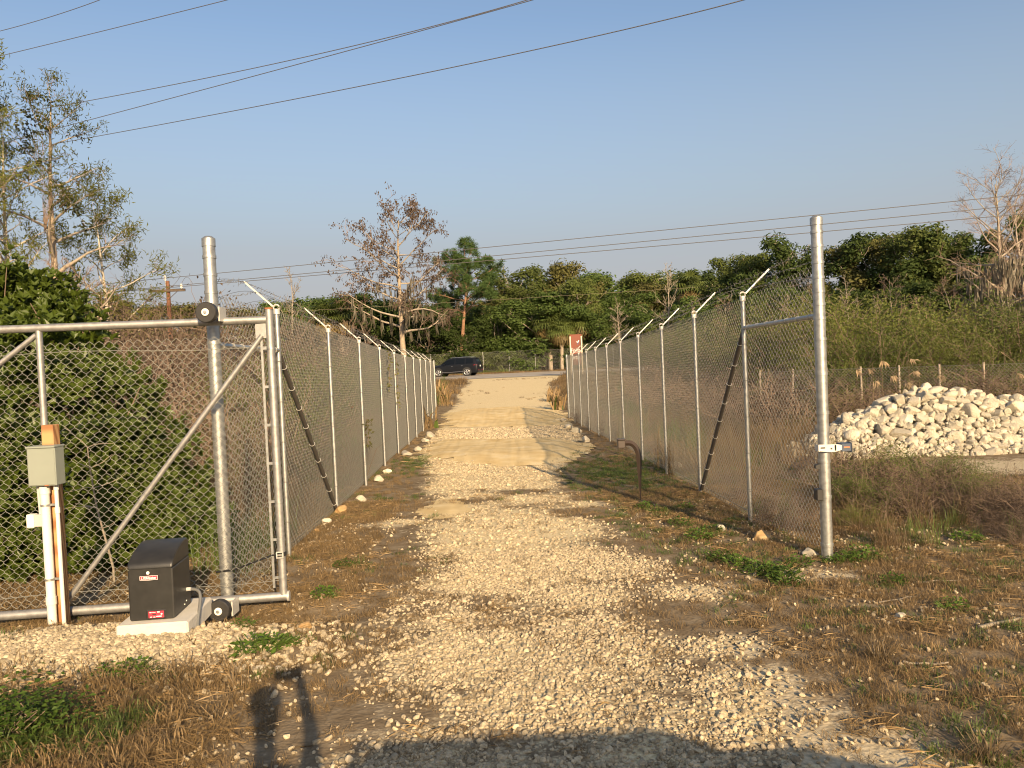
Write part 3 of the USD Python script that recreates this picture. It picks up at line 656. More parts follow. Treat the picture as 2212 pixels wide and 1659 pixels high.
# ------------------------------------------------------------------ electrical post
ep = ground_at(118, 1357)
EB = thing('electrical_post', 'wooden post carrying a grey electrical box and white conduits', 'electrical post', ep)
EY0 = ep[1]
def el(px, py): return at(px, py, EY0) - np.array(ep)
zt_post = el(117, 918)[2]; bx = (el(72, 1000)[0] + el(132, 1000)[0]) / 2
part('timber_post', box(.088, .088, zt_post + .15, (.010, .075, (zt_post - .15) / 2), .005), M['lumber'], EB)
zb1, zb0 = el(105, 962)[2], el(105, 1046)[2]; bw = .205
ebx = part('electrical_box', box(bw, .115, zb1 - zb0, (bx + .01, -.03, (zb0 + zb1) / 2), .004), M['grey_paint'], EB)
part('box_door', box(bw - .012, .006, zb1 - zb0 - .028, (bx + .01, -.089, (zb0 + zb1) / 2 - .008), .003), M['grey_paint'], ebx)
part('box_lip', box(bw + .008, .13, .014, (bx + .01, -.034, zb1 - .004), .003), M['grey_paint'], ebx)
part('hasp', box(.03, .012, .014, (bx + .04, -.085, zb0 + .005), .002), M['rust'], ebx)
zr = zb0 + .02
c1x = .0
part('conduit', cyl((c1x, -.02, -.06), (c1x, -.02, zr), .031, 18), M['pvc_white'], EB, 30)
part('conduit', cyl((.085, -.02, -.06), (.085, -.02, zr), .014, 14), M['pvc_white'], EB, 30)
part('conduit', cyl((-.05, .0, zb0 - .25), (-.06, .0, zr), .012, 12), M['pvc_grey'], EB, 30)
for z in (zb0 - .03, .22): part('coupling', cyl((c1x, -.02, z - .035), (c1x, -.02, z + .02), .036, 18), M['pvc_white'], EB, 30)
for z in (zb0 - .19, zb0 - .02): part('coupling', cyl((.085, -.02, z - .02), (.085, -.02, z + .02), .018, 14), M['pvc_white'], EB, 30)
for z in (zb0 - .15, .37): part('strap', cat_([ring((c1x, -.02, z), .034, .016), box(.06, .012, .016, (.045, -.01, z))]), M['galvanized'], EB, 30)
zs = el(90, 1123)[2]
sb = part('sensor_box', box(.055, .06, .10, (-.105, -.02, zs), .006), M['hub_white'], EB)
part('sensor_back', box(.065, .05, .09, (-.055, -.01, zs), .004), M['pvc_grey'], EB)

# ------------------------------------------------------------------ keypad pedestal
kb = ground_at(1384, 1086); KY = kb[1]
KP = thing('keypad_pedestal', 'dark bronze gooseneck keypad pedestal on the grass by the right fence', 'keypad stand', kb)
def kk(px, py): return at(px, py, KY) - np.array(kb)
h1 = kk(1378, 985)[2]; top = kk(1350, 957)[2]; lx = kk(1345, 957)[0]
arc = [(0, 0, -.05), (0, 0, h1 - .04)] + [(-.13 + .13 * math.cos(a), 0, h1 - .03 + (top - h1 + .03) * math.sin(a)) for a in np.linspace(.1, PI / 2, 8)] + [(lx, 0, top)]
kt = tube(np.array(arc), .036, 4); part('gooseneck', kt, M['bronze_paint'], KP, 30)
part('keypad_box', box(.095, .10, .11, (lx - .02, -.0, top - .005), .006), M['bronze_paint'], KP)
part('hood', box(.105, .13, .010, (lx - .02, -.012, top + .053), .002), M['bronze_paint'], KP)
part('base_plate', box(.12, .12, .012, (0, 0, .006), .002), M['bronze_paint'], KP)

# ------------------------------------------------------------------ low fence on the right, far fence beyond the road
def plain_fence(name, A, B, n, H, label, mesh_pitch, r=.022, postmat='galvanized_dull', wmat='wire', wire_w=.004, lean=.0):
    base = np.array([on_ground(*(A + (B - A) * i / (n - 1))) for i in range(n)]); t = thing('chain_link_fence', label, 'fence', base[0])
    for i, p in enumerate(base):
        lx_ = rng.normal(0, lean) if lean else 0
        part('post', cyl((p[0], p[1], p[2] - .05), (p[0] + lx_, p[1], p[2] + H + .06), r, 10), M[postmat], t, 30, True)
    zb = lambda s: np.interp(s, np.linspace(0, 1, n), base[:, 2]) + .05
    curves('wire_mesh', chain_link(A, B, zb, lambda s: zb(s) + H - .05, mesh_pitch, 3), wire_w, M[wmat], t, kind='stuff')
    for z in (.1, H):
        curves('tension_wire', [np.array([[p[0], p[1], p[2] + z] for p in base])], wire_w * 1.4, M[wmat], t)
    return t
a = at(1640, 770, 24.5); b = at(2330, 752, 19.0)
plain_fence('low', np.array(a[:2]), np.array(b[:2]), 9, 1.5, 'low rusty chain link fence in dry grass behind the boulder heap', .045, .028, 'bark_grey', 'galvanized_dull', .0036, .03)
plain_fence('far', np.array([-46.0, 104]), np.array([42.0, 104]), 26, 2.9, 'tall chain link fence along the far side of the road', .11, .04, 'galvanized', 'galvanized_dull', .007)

# ------------------------------------------------------------------ limestone boulders
brs = np.random.default_rng(5)
BM = []
for k in range(12):
    c = proto_class(f'boulder_{k}')
    usdkit.mesh(stage, f'{c.GetPath()}/stone', stone_mesh(brs, 2, .30, .92, 8, k + 40), M['limestone'], 28); BM.append(c)
def heap_h(x, y):
    a0 = at(1890, 845, 14.6); a1 = at(2290, 900, 14.2)
    h = .92 * np.exp(-(((x - a0[0] - .75) / 1.6) ** 2 + ((y - a0[1]) / 1.0) ** 2)) + .66 * np.exp(-(((x - a1[0]) / 1.7) ** 2 + ((y - a1[1]) / .9) ** 2)) + .22 * np.exp(-(((x - a0[0] + .9) / .6) ** 2 + ((y - a0[1] + .4) / .8) ** 2))
    return np.maximum(0, h * 1.24 - .10)
cx0 = at(1990, 900, 14.2)
cand = []
bl = 'chalky off-white limestone boulder in the heap right of the gate post'
taken = []
tries = 0
while len(taken) < 290 and tries < 60000:
    tries += 1
    x, y = brs.uniform(cx0[0] - 2.9, cx0[0] + 3.9), brs.uniform(12.2, 16.4)
    h = float(heap_h(x, y))
    if h < .03: continue
    if y > 15.6: continue
    big = tries < 9000
    crest = 14.6 if x < cx0[0] + 1.2 else 14.2
    if y > crest + .45: continue
    r = float(brs.uniform(.11, .19) if big else brs.uniform(.07, .125)) * (1 if tries < 45000 else .85)
    z = h - r * brs.uniform(.1, .6)
    if taken:
        T = np.array(taken); d = np.linalg.norm(T[:, :3] - [x, y, z], axis=1)
        if (d < (T[:, 3] + r) * .80).any(): continue
    taken.append((x, y, z, r))
for i, (x, y, z, r) in enumerate(taken):
    place(BM[i % 12], 'limestone_boulder', bl, 'boulder', (x, y, float(gz(x, y)) + z), brs.uniform(0, 6.28), (r * brs.uniform(.95, 1.3), r * brs.uniform(.9, 1.1), r * brs.uniform(.85, 1.1)), 'limestone boulders heaped in the brush on the right')
# earth core so that no daylight shows through the heap
hx = np.linspace(cx0[0] - 3.0, cx0[0] + 4.2, 60); hy = np.linspace(12.0, 16.6, 40)
HX, HY = np.meshgrid(hx, hy); HZ = gz(HX, HY) + heap_h(HX, HY) * .82 - .07
hv = np.stack([HX, HY, HZ], -1).reshape(-1, 3); ii, jj = np.meshgrid(np.arange(59), np.arange(39)); aa = (jj * 60 + ii).ravel(); qq = np.stack([aa, aa + 1, aa + 61, aa + 60], 1)
rub = solo('rubble_core', (hv, qq), M['limestone'], 'fine pale rubble bed under the limestone boulders on the right', 'rubble', kind='stuff', smooth=True)

LOOSE = [(705, 1132, .075, 'white', 'white pointed rock at the brace foot of the left fence'), (738, 1110, .10, 'orange', 'tan double rock just behind the white pointed rock by the left fence'), (778, 1083, .085, 'white', 'white rock at the foot of the third left fence post'), (820, 1040, .10, 'white', 'white rock beside the fourth left fence post'),
         (838, 1022, .08, 'white', 'small white rock before the fifth left fence post'), (880, 985, .14, 'white', 'large white rock by the left fence at the sand edge'), (902, 975, .10, 'white', 'white rock between the left fence and the near sand band'), (930, 945, .16, 'white', 'flat white rock by the left fence at the second sand band'), (918, 955, .10, 'white', 'white rock leaning on the flat rock by the left fence'),
         (685, 1148, .035, 'orange', 'small yellowish stone before the white pointed rock at the left'), (1645, 1166, .085, 'orange', 'orange-tan rock in the weeds left of the right gate post'), (1752, 1200, .06, 'white', 'rounded pale rock at the foot of the right gate post'), (1556, 1145, .05, 'white', 'small grey rock in the weeds under the right fence'),
         (1715, 1243, .03, 'white', 'small white stone among green weeds before the right gate post'), (1720, 1240 + 16, .022, 'white', 'tiny white stone just below the small white stone by the weeds'), (1945, 1337, .04, 'white', 'flat tan stone lying on the straw at the lower right'), (660, 1357, .05, 'orange', 'tan cobble on the brown verge below the gate end'), (565, 1447, .03, 'white', 'round stone left of the photographer shadow'), (600, 1450, .028, 'white', 'white chip just left of the phone shadow'), (300, 1430, .03, 'white', 'white stone on the grass below the gate motor'),
         (1462, 1012, .10, 'white', 'grey-white rock under the right fence behind the keypad pedestal'), (1245, 935, .16, 'white', 'white rock at the right sand edge by the fence'), (1228, 925, .15, 'white', 'white rock in the row along the right sand edge'), (1265, 955, .13, 'white', 'largest pale block at the near end of the right rock row'), (1215, 912, .15, 'white', 'pale rock at the far end of the right rock row')]
for k, (px, py, r, c, lab) in enumerate(LOOSE):
    p = ground_at(px, py); m = stone_mesh(brs, 3, .3, .8, 5, 200 + k); m.vertices *= r; m.apply_translation((0, 0, r * .35))
    t = thing('loose_rock', lab, 'rock', p, brs.uniform(0, 6.28))
    part('stone', m, M['limestone' if c == 'white' else 'rock_orange'], t, 40)

# ------------------------------------------------------------------ instanced stuff
def instancer(name, protos, pos, rotz, scale, idx, label, cat, tilt=None, kind='stuff'):
    pi = UsdGeom.PointInstancer.Define(stage, path_for(name)); pp = str(pi.GetPath())
    for k, (m, mt, sm) in enumerate(protos):
        mm = usdkit.mesh(stage, f'{pp}/shape_{k:03d}' if k else f'{pp}/shape', m, mt, sm)
        pi.CreatePrototypesRel().AddTarget(mm.GetPath())
    n = len(pos)
    h = np.asarray(rotz) / 2; q = np.stack([np.cos(h), np.zeros(n), np.zeros(n), np.sin(h)], 1)
    if tilt is not None:
        q = unit(rng.normal(size=(n, 4)) * tilt + q * (1.0))
    pi.CreatePositionsAttr(Vt.Vec3fArray.FromNumpy(np.asarray(pos, np.float32)))
    pi.CreateOrientationsAttr(Vt.QuathArray([Gf.Quath(float(a), float(b), float(c), float(d)) for a, b, c, d in q]))
    s = np.asarray(scale, np.float32); s = np.repeat(s[:, None], 3, 1) if s.ndim == 1 else s
    pi.CreateScalesAttr(Vt.Vec3fArray.FromNumpy(s)); pi.CreateProtoIndicesAttr(Vt.IntArray.FromNumpy(np.asarray(idx, np.int32)))
    tag(pi, label, cat, None, kind)
    return pi
def scatter(n, x0, x1, y0, y1, dens, r, power=1.0):
    """n tries, thinned by dens(x, y); more of them near the camera where power > 1."""
    x = r.uniform(x0, x1, n); y = y0 + (y1 - y0) * r.uniform(0, 1, n) ** power
    k = r.uniform(0, 1, n) < dens(x, y); k &= in_view(x, y)
    return x[k], y[k]
sr = np.random.default_rng(23)
n = 5200; x = sr.uniform(cx0[0] - 3, cx0[0] + 4, n); y = sr.uniform(12.2, 15.2, n); h = heap_h(x, y); k = h > .02; x, y, h = x[k], y[k], h[k]; S = np.clip(sr.lognormal(-3.05, .35, len(x)), .02, .09)
instancer('small_rubble', [(stone_mesh(sr, 1, .35, .85, 7, 500 + q_), M['limestone'], False) for q_ in range(6)], np.stack([x, y, gz(x, y) + h * .9 - .02 + sr.uniform(0, .06, len(x))], 1), sr.uniform(0, 6.28, len(x)), S[:, None] * sr.uniform(.8, 1.3, (len(x), 3)), sr.integers(0, 6, len(x)), 'small broken limestone filling the gaps between the boulders', 'rubble', .4)
# gravel
def on_sand(x, y): return shapely.contains(SANDS, shapely.points(np.asarray(x).ravel(), np.asarray(y).ravel())).reshape(np.shape(x))
def gdens(x, y):
    i = inside(x, y); c = cover(x, y)
    d = np.clip(c * 1.9 - .50, 0, 1) ** 1.2 * (.55 + .45 * np.clip(3.0 * fbm(x, y, 2.3, 171, 2) - .9, 0, 1)) * np.clip(.30 + 2.4 * i, 0.05, 1)
    return d * (y > 2.4) * np.where(on_sand(x, y), .10, 1)
x, y = scatter(125000, -3.2, 3.6, 2.6, 7.5, gdens, sr, 1.0)
x2, y2 = scatter(85000, -3.8, 3.0, 7.5, 26, lambda a, b: gdens(a, b) * .9, sr, 1.0)
bedx, bedy = sr.normal(-2.9, .75, 5200), sr.normal(5.02, .24, 5200)
kb_ = (np.hypot(bedx - opf[0], (bedy - opf[1] - .2)) > .30) & in_view(bedx, bedy)
x3, y3 = scatter(20000, -4, 6, 2.6, 10, lambda a, b: np.where(inside(a, b) < 0, np.clip(.15 + .5 * (fbm(a, b, .8, 51, 2) > .56) + cover(a, b), 0, 1), 0), sr)
X = np.concatenate([x, x2, bedx[kb_], x3]); Y = np.concatenate([y, y2, bedy[kb_], y3])
S = np.concatenate([np.clip(sr.lognormal(-4.90, .40, len(x)), .003, .019), np.clip(sr.lognormal(-4.5, .33, len(x2)), .006, .024) * (1 + np.clip((y2 - 12) / 20, 0, .7)), sr.uniform(.009, .022, kb_.sum()), sr.uniform(.004, .014, len(x3))])
P = np.stack([X, Y, gz(X, Y) + .008 + S * .25], 1)
if True:
    instancer('gravel', [(stone_mesh(sr, 1, .3, .72, 4, 300 + k), M['gravel_stone'], False) for k in range(8)], P, sr.uniform(0, 6.28, len(P)), S[:, None] * sr.uniform(.8, 1.35, (len(P), 3)), sr.integers(0, 8, len(P)),
              'loose pale limestone gravel spread over the driveway and round the gate motor', 'gravel', .25)

def verge(x, y):
    i = inside(x, y); out = np.clip(-i * 4 + .15, 0, 1); out = np.where(i > -.03, np.clip(.95 - cover(x, y), .05, 1) * .7, out)
    bed = np.exp(-(((x + 2.95) / 1.2) ** 2 + ((y - 5.05) / .42) ** 2) ** 2)
    pale = np.zeros_like(x)
    for p, sx, sy in PALE[:2] + PALE[3:]: pale = np.maximum(pale, np.exp(-(((x - p[0]) / sx) ** 2 + ((y - p[1]) / sy) ** 2)))
    return out * (1 - .96 * bed) * (1 - .8 * pale)
bl_ = lambda x, y: np.clip((-x - 1.45) / .7, 0, 1) * np.clip((4.75 - y) / .5, 0, 1)        # rank grass at the lower left
# thatch: short dead blades and lying straw
x, y = scatter(38000, -7, 8, 2.5, 11, lambda a, b: verge(a, b) * np.clip(3.2 * fbm(a, b, 1.0, 71, 3) - .95, .22, 1) * np.where((a > 1) & (b < 5.6), .62, 1), sr)
x2, y2 = scatter(9000, -4, 4, 11, 30, lambda a, b: verge(a, b) * (.6), sr)
X, Y = np.concatenate([x, x2]), np.concatenate([y, y2])
S = sr.uniform(.6, 1.15, len(X)) * (1 + .4 * bl_(X, Y))
gr_ = np.random.default_rng(31)
instancer('dry_grass', [(blades(gr_, 30, .075, .06, 1.5, .0034, .9), M['grass_dry'], False) for _ in range(5)] + [(straw(gr_, 16, .10, .11, .003), M['straw'], False) for _ in range(3)], np.stack([X, Y, gz(X, Y) + .004], 1),
          sr.uniform(0, 6.28, len(X)), S, sr.choice(8, len(X), p=[.182] * 5 + [.03] * 3), 'short dead brown grass and straw covering the verges', 'grass', .05)
# taller grass at the lower left
x, y = scatter(2600, -5, -.6, 2.4, 5.2, lambda a, b: bl_(a, b) * (.35 + .9 * fbm(a, b, 1.4, 81, 2)) * verge(a, b), sr)
instancer('rank_grass', [(blades(gr_, 30, .17, .10, 1.5, .005, .9), M['grass_dry'], False) for _ in range(3)] + [(straw(gr_, 26, .16, .22, .004), M['straw'], False)] + [(blades(gr_, 30, .17, .08, 1.2, .006, .8), M['grass_green'], False) for _ in range(3)], np.stack([x, y, gz(x, y)], 1), sr.uniform(0, 6.28, len(x)), sr.uniform(.55, 1.15, len(x)),
          np.where(fbm(x, y, 1.8, 91, 3) > .54, sr.integers(4, 7, len(x)), sr.integers(0, 4, len(x))), 'rank grass mixing green and straw at the lower left corner', 'grass', .04)
# green turf before the right fence and in patches
def turf(x, y):
    c = ground_at(1330, 1025); g_ = np.exp(-(((x - c[0] - .15) / .75) ** 2 + ((y - c[1]) / 2.2) ** 2))
    c2 = ground_at(890, 1000); g_ = np.maximum(g_, .8 * np.exp(-(((x - c2[0]) / .3) ** 2 + ((y - c2[1]) / 1.0) ** 2)))
    for px, py, sx, sy in ((1470, 1110, .5, .35), (1180, 1360, .25, .15), (1850, 1215, .3, .15), (1950, 1260, .3, .15), (250, 1470, .22, .12), (1340, 1385, .25, .12)):
        c3 = ground_at(px, py); g_ = np.maximum(g_, .7 * np.exp(-(((x - c3[0]) / sx) ** 2 + ((y - c3[1]) / sy) ** 2)))
    g_ = np.maximum(g_, np.where(x > .5, .30, .16) * (fbm(x, y, .8, 181, 3) > .50))
    g_ = np.maximum(g_ * (inside(x, y) < .12), .10 * (fbm(x, y, 1.1, 191, 3) > .58) * (cover(x, y) < .55))
    return g_
x, y = scatter(30000, -4, 7, 2.6, 17, lambda a, b: turf(a, b) * (.4 + .9 * fbm(a, b, 2, 101, 2)), sr)
instancer('green_turf', [(blades(gr_, 30, .07, .07, 1.0, .005, .8), M['grass_green'], False) for _ in range(4)], np.stack([x, y, gz(x, y)], 1), sr.uniform(0, 6.28, len(x)), sr.uniform(.6, 1.2, len(x)), sr.integers(0, 4, len(x)),
          'short green turf in patches before the right fence and along the drive', 'grass', .05)
# tall dead grass and brush beyond the fences
def fx(A, B, y): return A[0] + (B[0] - A[0]) * (np.asarray(y) - A[1]) / (B[1] - A[1])
import shapely
_sp = Polygon([ground_at(*q)[:2] for q in ((2000, 985), (2060, 940), (2260, 930), (2330, 1110), (2215, 1085), (2130, 1060), (2060, 1020))]).buffer(0)
def SANDY(x, y): return shapely.contains(_sp, shapely.points(np.asarray(x).ravel(), np.asarray(y).ravel())).reshape(np.shape(x))
def field(x, y):
    lf, rf = fx(LB[0], LB[-1], y), fx(RB[0], RB[-1], y)
    left = (x < lf - .18) & (y > np.where(x < -2.9, 9.8, 7.0)); right = (x > rf + .15) & (y > 6.9)
    heap = heap_h(x, y) > .02
    sandy = np.exp(-(((x - PALE[2][0][0]) / 1.6) ** 2 + ((y - PALE[2][0][1]) / 1.2) ** 2)) > .35
    gap = (y > 33) & (inside(x, y) > -.25)
    gap |= SANDY(x, y)
    return (left | right) & ~heap & ~sandy & ~gap & (y < 60)
x, y = scatter(15000, -30, 30, 6.9, 58, lambda a, b: field(a, b) * (.35 + .7 * fbm(a, b, .35, 111, 2)), sr, 1.7)
near = np.clip((12 - y) / 4, 0, 1) * (x > 0)
S = sr.uniform(.4, 1.05, len(x)) * (1 - .5 * near)
kinds = np.where(fbm(x, y, .9, 121, 2) > .56, sr.integers(4, 7, len(x)), np.where(fbm(x, y, 1.1, 131, 2) > .55, sr.integers(7, 9, len(x)), sr.integers(0, 4, len(x))))
instancer('tall_dry_grass', [(blades(gr_, 46, .95, .24, .6, .0075, .5), M['grass_tan'], False) for _ in range(4)] + [(blades(gr_, 46, .85, .24, .7, .0075, .5), M['grass_red'], False) for _ in range(3)] + [(blades(gr_, 40, .8, .2, .6, .009, .5), M['grass_green'], False) for _ in range(2)],
          np.stack([x, y, gz(x, y) - .01], 1), sr.uniform(0, 6.28, len(x)), S, kinds, 'waist-high dead grass and stalks filling the ground beyond both fences', 'grass', .05)
# road bank grass
x, y = scatter(5000, -26, 26, 38, 61, lambda a, b: np.where(inside(a, b) < -.05, .7, .5 * (fbm(a, b, .45, 141, 2) > .55) * (b > 38) * (b < 58)), sr)
x2, y2 = scatter(3500, -55, 50, 86.5, 103, lambda a, b: .7 + 0 * a, sr)
X, Y = np.concatenate([x, x2]), np.concatenate([y, y2])
instancer('bank_grass', [(blades(gr_, 40, .34, .35, .7, .016, .6), M['grass_red'], False) for _ in range(2)] + [(blades(gr_, 40, .30, .35, .7, .016, .6), M['grass_dry'], False) for _ in range(3)], np.stack([X, Y, gz(X, Y)], 1), sr.uniform(0, 6.28, len(X)), sr.uniform(.6, 1.3, len(X)) * np.where((inside(X, Y) > -.05) & (Y < 62), .35, 1), sr.integers(0, 5, len(X)),
          'brown grass on the banks of the road', 'grass', .05)

# ------------------------------------------------------------------ plants
pr = np.random.default_rng(47)
def weed_mesh(r, n, rad, h, ll):
    a = r.uniform(0, 2 * PI, n); q = rad * np.sqrt(r.uniform(0, 1, n)); z = h * r.uniform(.15, 1, n) * (1 - .5 * (q / rad) ** 2)
    p = np.stack([q * np.cos(a), q * np.sin(a), z], 1); az = r.uniform(0, 2 * PI, n); D = np.stack([np.cos(az), np.sin(az), r.uniform(-.2, .7, n)], 1)
    N = np.stack([r.normal(0, .5, n), r.normal(0, .5, n), np.ones(n)], 1)
    st_ = leaves(np.stack([q * np.cos(a) * .6, q * np.sin(a) * .6, np.zeros(n)], 1)[::3], (p - np.stack([q * np.cos(a) * .6, q * np.sin(a) * .6, np.zeros(n)], 1))[::3], np.tile([1.0, .2, 0], (len(p[::3]), 1)), np.linalg.norm(p, axis=1)[::3], .006)
    return leaves(p, D, N, ll * r.uniform(.6, 1.3, n), ll * .55 * r.uniform(.7, 1.2, n), .18), st_
WC = []
for k in range(4):
    c = proto_class(f'weed_{k}'); lv, sm = weed_mesh(pr, 110, .16, .12, .045)
    tag(usdkit.mesh(stage, f'{c.GetPath()}/leaf_tuft', lv, M['weed']), kind='stuff'); tag(usdkit.mesh(stage, f'{c.GetPath()}/stems', sm, M['grass_green']), kind='stuff'); WC.append(c)
WEEDS = [(1510, 1165, 1.0), (1535, 1150, .8), (1600, 1225, 1.0), (1640, 1240, 1.0), (1672, 1240, .9), (1690, 1250, 1.0), (1700, 1262, .9), (1720, 1222, .9), (1860, 1205, 1.0), (1835, 1212, .8), (1930, 1260, .7), (1470, 1135, .9), (1395, 1100, .9), (1420, 1108, .8), (1560, 1210, .9), (1580, 1130, .6),
         (555, 1412, 1.15), (590, 1400, .8), (700, 1290, .8), (745, 1225, .7), (620, 1395, .6), (230, 1460, .7), (290, 1455, .8), (320, 1470, .6), (2060, 1315, .7), (2090, 1170, .9), (1800, 1215, .7), (1480, 1100, .8), (525, 1355, .6)]
where = [('right fence', 'low leafy green weed on the ground before the right fence'), ('left', 'low leafy green weed on the verge below the sliding gate')]
for k, (px, py, s) in enumerate(WEEDS):
    p = ground_at(px, py); w = where[0 if px > 1100 else 1]
    place(WC[k % 4], 'green_weed', w[1], 'weed', p, pr.uniform(0, 6.28), (s * .95, s * .95, s * .9), 'green weeds before the right fence' if px > 1100 else 'green weeds on the left verge')
# leafy plant at the lower left edge
c = ground_at(60, 1600); t = thing('leafy_shrub', 'bright green small-leaved plant in the lower left corner', 'plant', c)
n = 1500; q = pr.normal(size=(n, 3)) * [.17, .13, .08] + [-.08, 0, .12]; q[:, 2] = np.abs(q[:, 2])
az = pr.uniform(0, 6.28, n)
part('foliage', leaves(q, np.stack([np.cos(az), np.sin(az), pr.uniform(-.1, .6, n)], 1), np.stack([pr.normal(0, .5, n), pr.normal(0, .5, n), np.ones(n)], 1), .04 * pr.uniform(.6, 1.2, n), .022, .15), M['weed'], t)
part('stems', cat_([tube(np.array([[0, 0, 0], [pr.normal(-.04, .05), pr.normal(0, .05), .08], [pr.normal(-.08, .09), pr.normal(0, .08), .17]]), [.004, .003, .002], 4) for _ in range(26)]), M['twig'], t)
# lying sticks
for (x0, y0, x1, y1, r, lab) in ((2115, 1360, 2212, 1338, .014, 'pale broken stick lying on straw at the right edge'), (1975, 1262, 2120, 1255, .006, 'thin straw stalk lying near the tall right post'), (1950, 1438, 2050, 1440, .008, 'pale stick lying on the straw at the lower right'), (1165, 1366, 1240, 1356, .006, 'thin pale twig lying on the gravel in mid drive'), (1900, 1305, 1990, 1290, .005, 'bent dry twig on the straw before the right brush')):
    a_, b_ = ground_at(x0, y0), ground_at(x1, y1); t = thing('stick', lab, 'stick', a_)
    L = np.linspace(0, 1, 7)[:, None]; pts = (b_ - a_) * L + np.stack([pr.normal(0, .003, 7), pr.normal(0, .003, 7), np.abs(pr.normal(0, .004, 7)) + .012], 1)
    part('stem', tube(pts, np.linspace(r, r * .55, 7), 6), M['twig_pale'], t, 40)
# yellow grass tussock
for (px, py, lab) in ((1900, 1425, 'spiky yellow tussock alone on the straw at the lower right'), (2130, 1640, 'spiky yellow tussock in the bottom right corner')):
    t = thing('grass_tussock', lab, 'grass tussock', ground_at(px, py)); part('blades', blades(pr, 90, .20, .05, 1.3, .005, .8), M['grass_tan'], t)

# ------------------------------------------------------------------ trees
def limb(r, p, d, L, r0_, r1_, n=7, wander=.12, lift=0.0):
    pts = [np.array(p, float)]; d = unit(np.array(d, float))
    for i in range(n - 1):
        d = unit(d + r.normal(size=3) * wander + np.array([0, 0, lift])); pts.append(pts[-1] + d * L / (n - 1))
    return np.array(pts), np.linspace(r0_, r1_, n)
def frame_dir(r, d, ang):
    d = unit(d); a_ = unit(np.cross(d, r.normal(size=3))); return unit(d * math.cos(ang) + a_ * math.sin(ang))
def skeleton(r, H, R, lo, nl, Lf, el, sub=5, sub2=3, wander=.05, lift=.03, top=.98, twist=2.4, lim_w=.14, subL=.45, tw_r=.006, lean=(0, 0)):
    trunk, tr = limb(r, (0, 0, -.2), (lean[0], lean[1], 1), H + .2, R, R * .12, 14, wander, .05)
    tr = tr * (1 + .35 * np.exp(-np.linspace(0, 1, 14) * 14)); limbs, twigs, tips = [], [], []
    seg = np.linspace(0, 1, 14)
    for i in range(nl):
        t = lo + (top - lo) * (i + r.uniform(0, .8)) / nl; p = np.array([np.interp(t, seg, trunk[:, k]) for k in range(3)]); rr = np.interp(t, seg, tr)
        az = i * twist + r.uniform(-.5, .5); e = el(t) + r.normal(0, .12); L = Lf(t) * r.uniform(.75, 1.15)
        q, qr = limb(r, p, (math.cos(az) * math.cos(e), math.sin(az) * math.cos(e), math.sin(e)), L, min(rr * .62, .02 + L * .022), tw_r * 1.5, 7, lim_w, lift)
        limbs.append((q, qr))
        for j in range(sub):
            s = r.uniform(.3, 1.0); k = s * 6; i0 = min(5, int(k)); pp = q[i0] + (q[i0 + 1] - q[i0]) * (k - i0); dd = q[i0 + 1] - q[i0]
            w, wr = limb(r, pp, frame_dir(r, dd, r.uniform(.4, 1.0)), L * subL * r.uniform(.5, 1.0) * (1.1 - .4 * s), max(tw_r * 1.4, np.interp(s, [0, 1], [qr[0], qr[-1]]) * .55), tw_r, 5, .2, lift)
            twigs.append((w, wr)); tips.append((w[-1], unit(w[-1] - w[-2]))); tips.append((w[2], unit(w[3] - w[2])))
            for _ in range(sub2):
                k2 = r.integers(1, 4); v_, vr = limb(r, w[k2], frame_dir(r, w[k2 + 1] - w[k2], r.uniform(.4, 1.1)), L * subL * .45 * r.uniform(.5, 1.1), tw_r, tw_r * .6, 4, .2, lift)
                twigs.append((v_, vr)); tips.append((v_[-1], unit(v_[-1] - v_[-2])))
        tips.append((q[-1], unit(q[-1] - q[-2])))
    return trunk, tr, limbs, twigs, tips
def wood(list_, n): return cat_([tube(p, r_, n, False) for p, r_ in list_])
def lumps(r, C, rad, n, ls, up=.35, jit=.9):
    """Leaf faces filling lumps round the points C, thicker towards the outside, facing mostly outwards."""
    k = np.repeat(np.arange(len(C)), n); u = unit(r.normal(size=(len(k), 3)))
    rr = (rad[k] * r.uniform(.15, 1, len(k)) ** .45)[:, None]; p = C[k] + u * rr * np.array([1, 1, .75])
    N = unit(u + [0, 0, up] + r.normal(size=u.shape) * jit * .5); D = unit(np.cross(N, r.normal(size=u.shape)))
    return leaves(p, D, N, ls * r.uniform(.6, 1.3, len(p)), ls * .62 * r.uniform(.7, 1.2, len(p)), .12)
def tree_class(name, parts):
    c = proto_class(name)
    for pn, m, mt, sm in parts: tag(usdkit.mesh(stage, f'{c.GetPath()}/{pn}', m, mt, sm), kind=None if pn == 'trunk' else 'stuff')
    return c
tr_ = np.random.default_rng(77)
OAKS = []
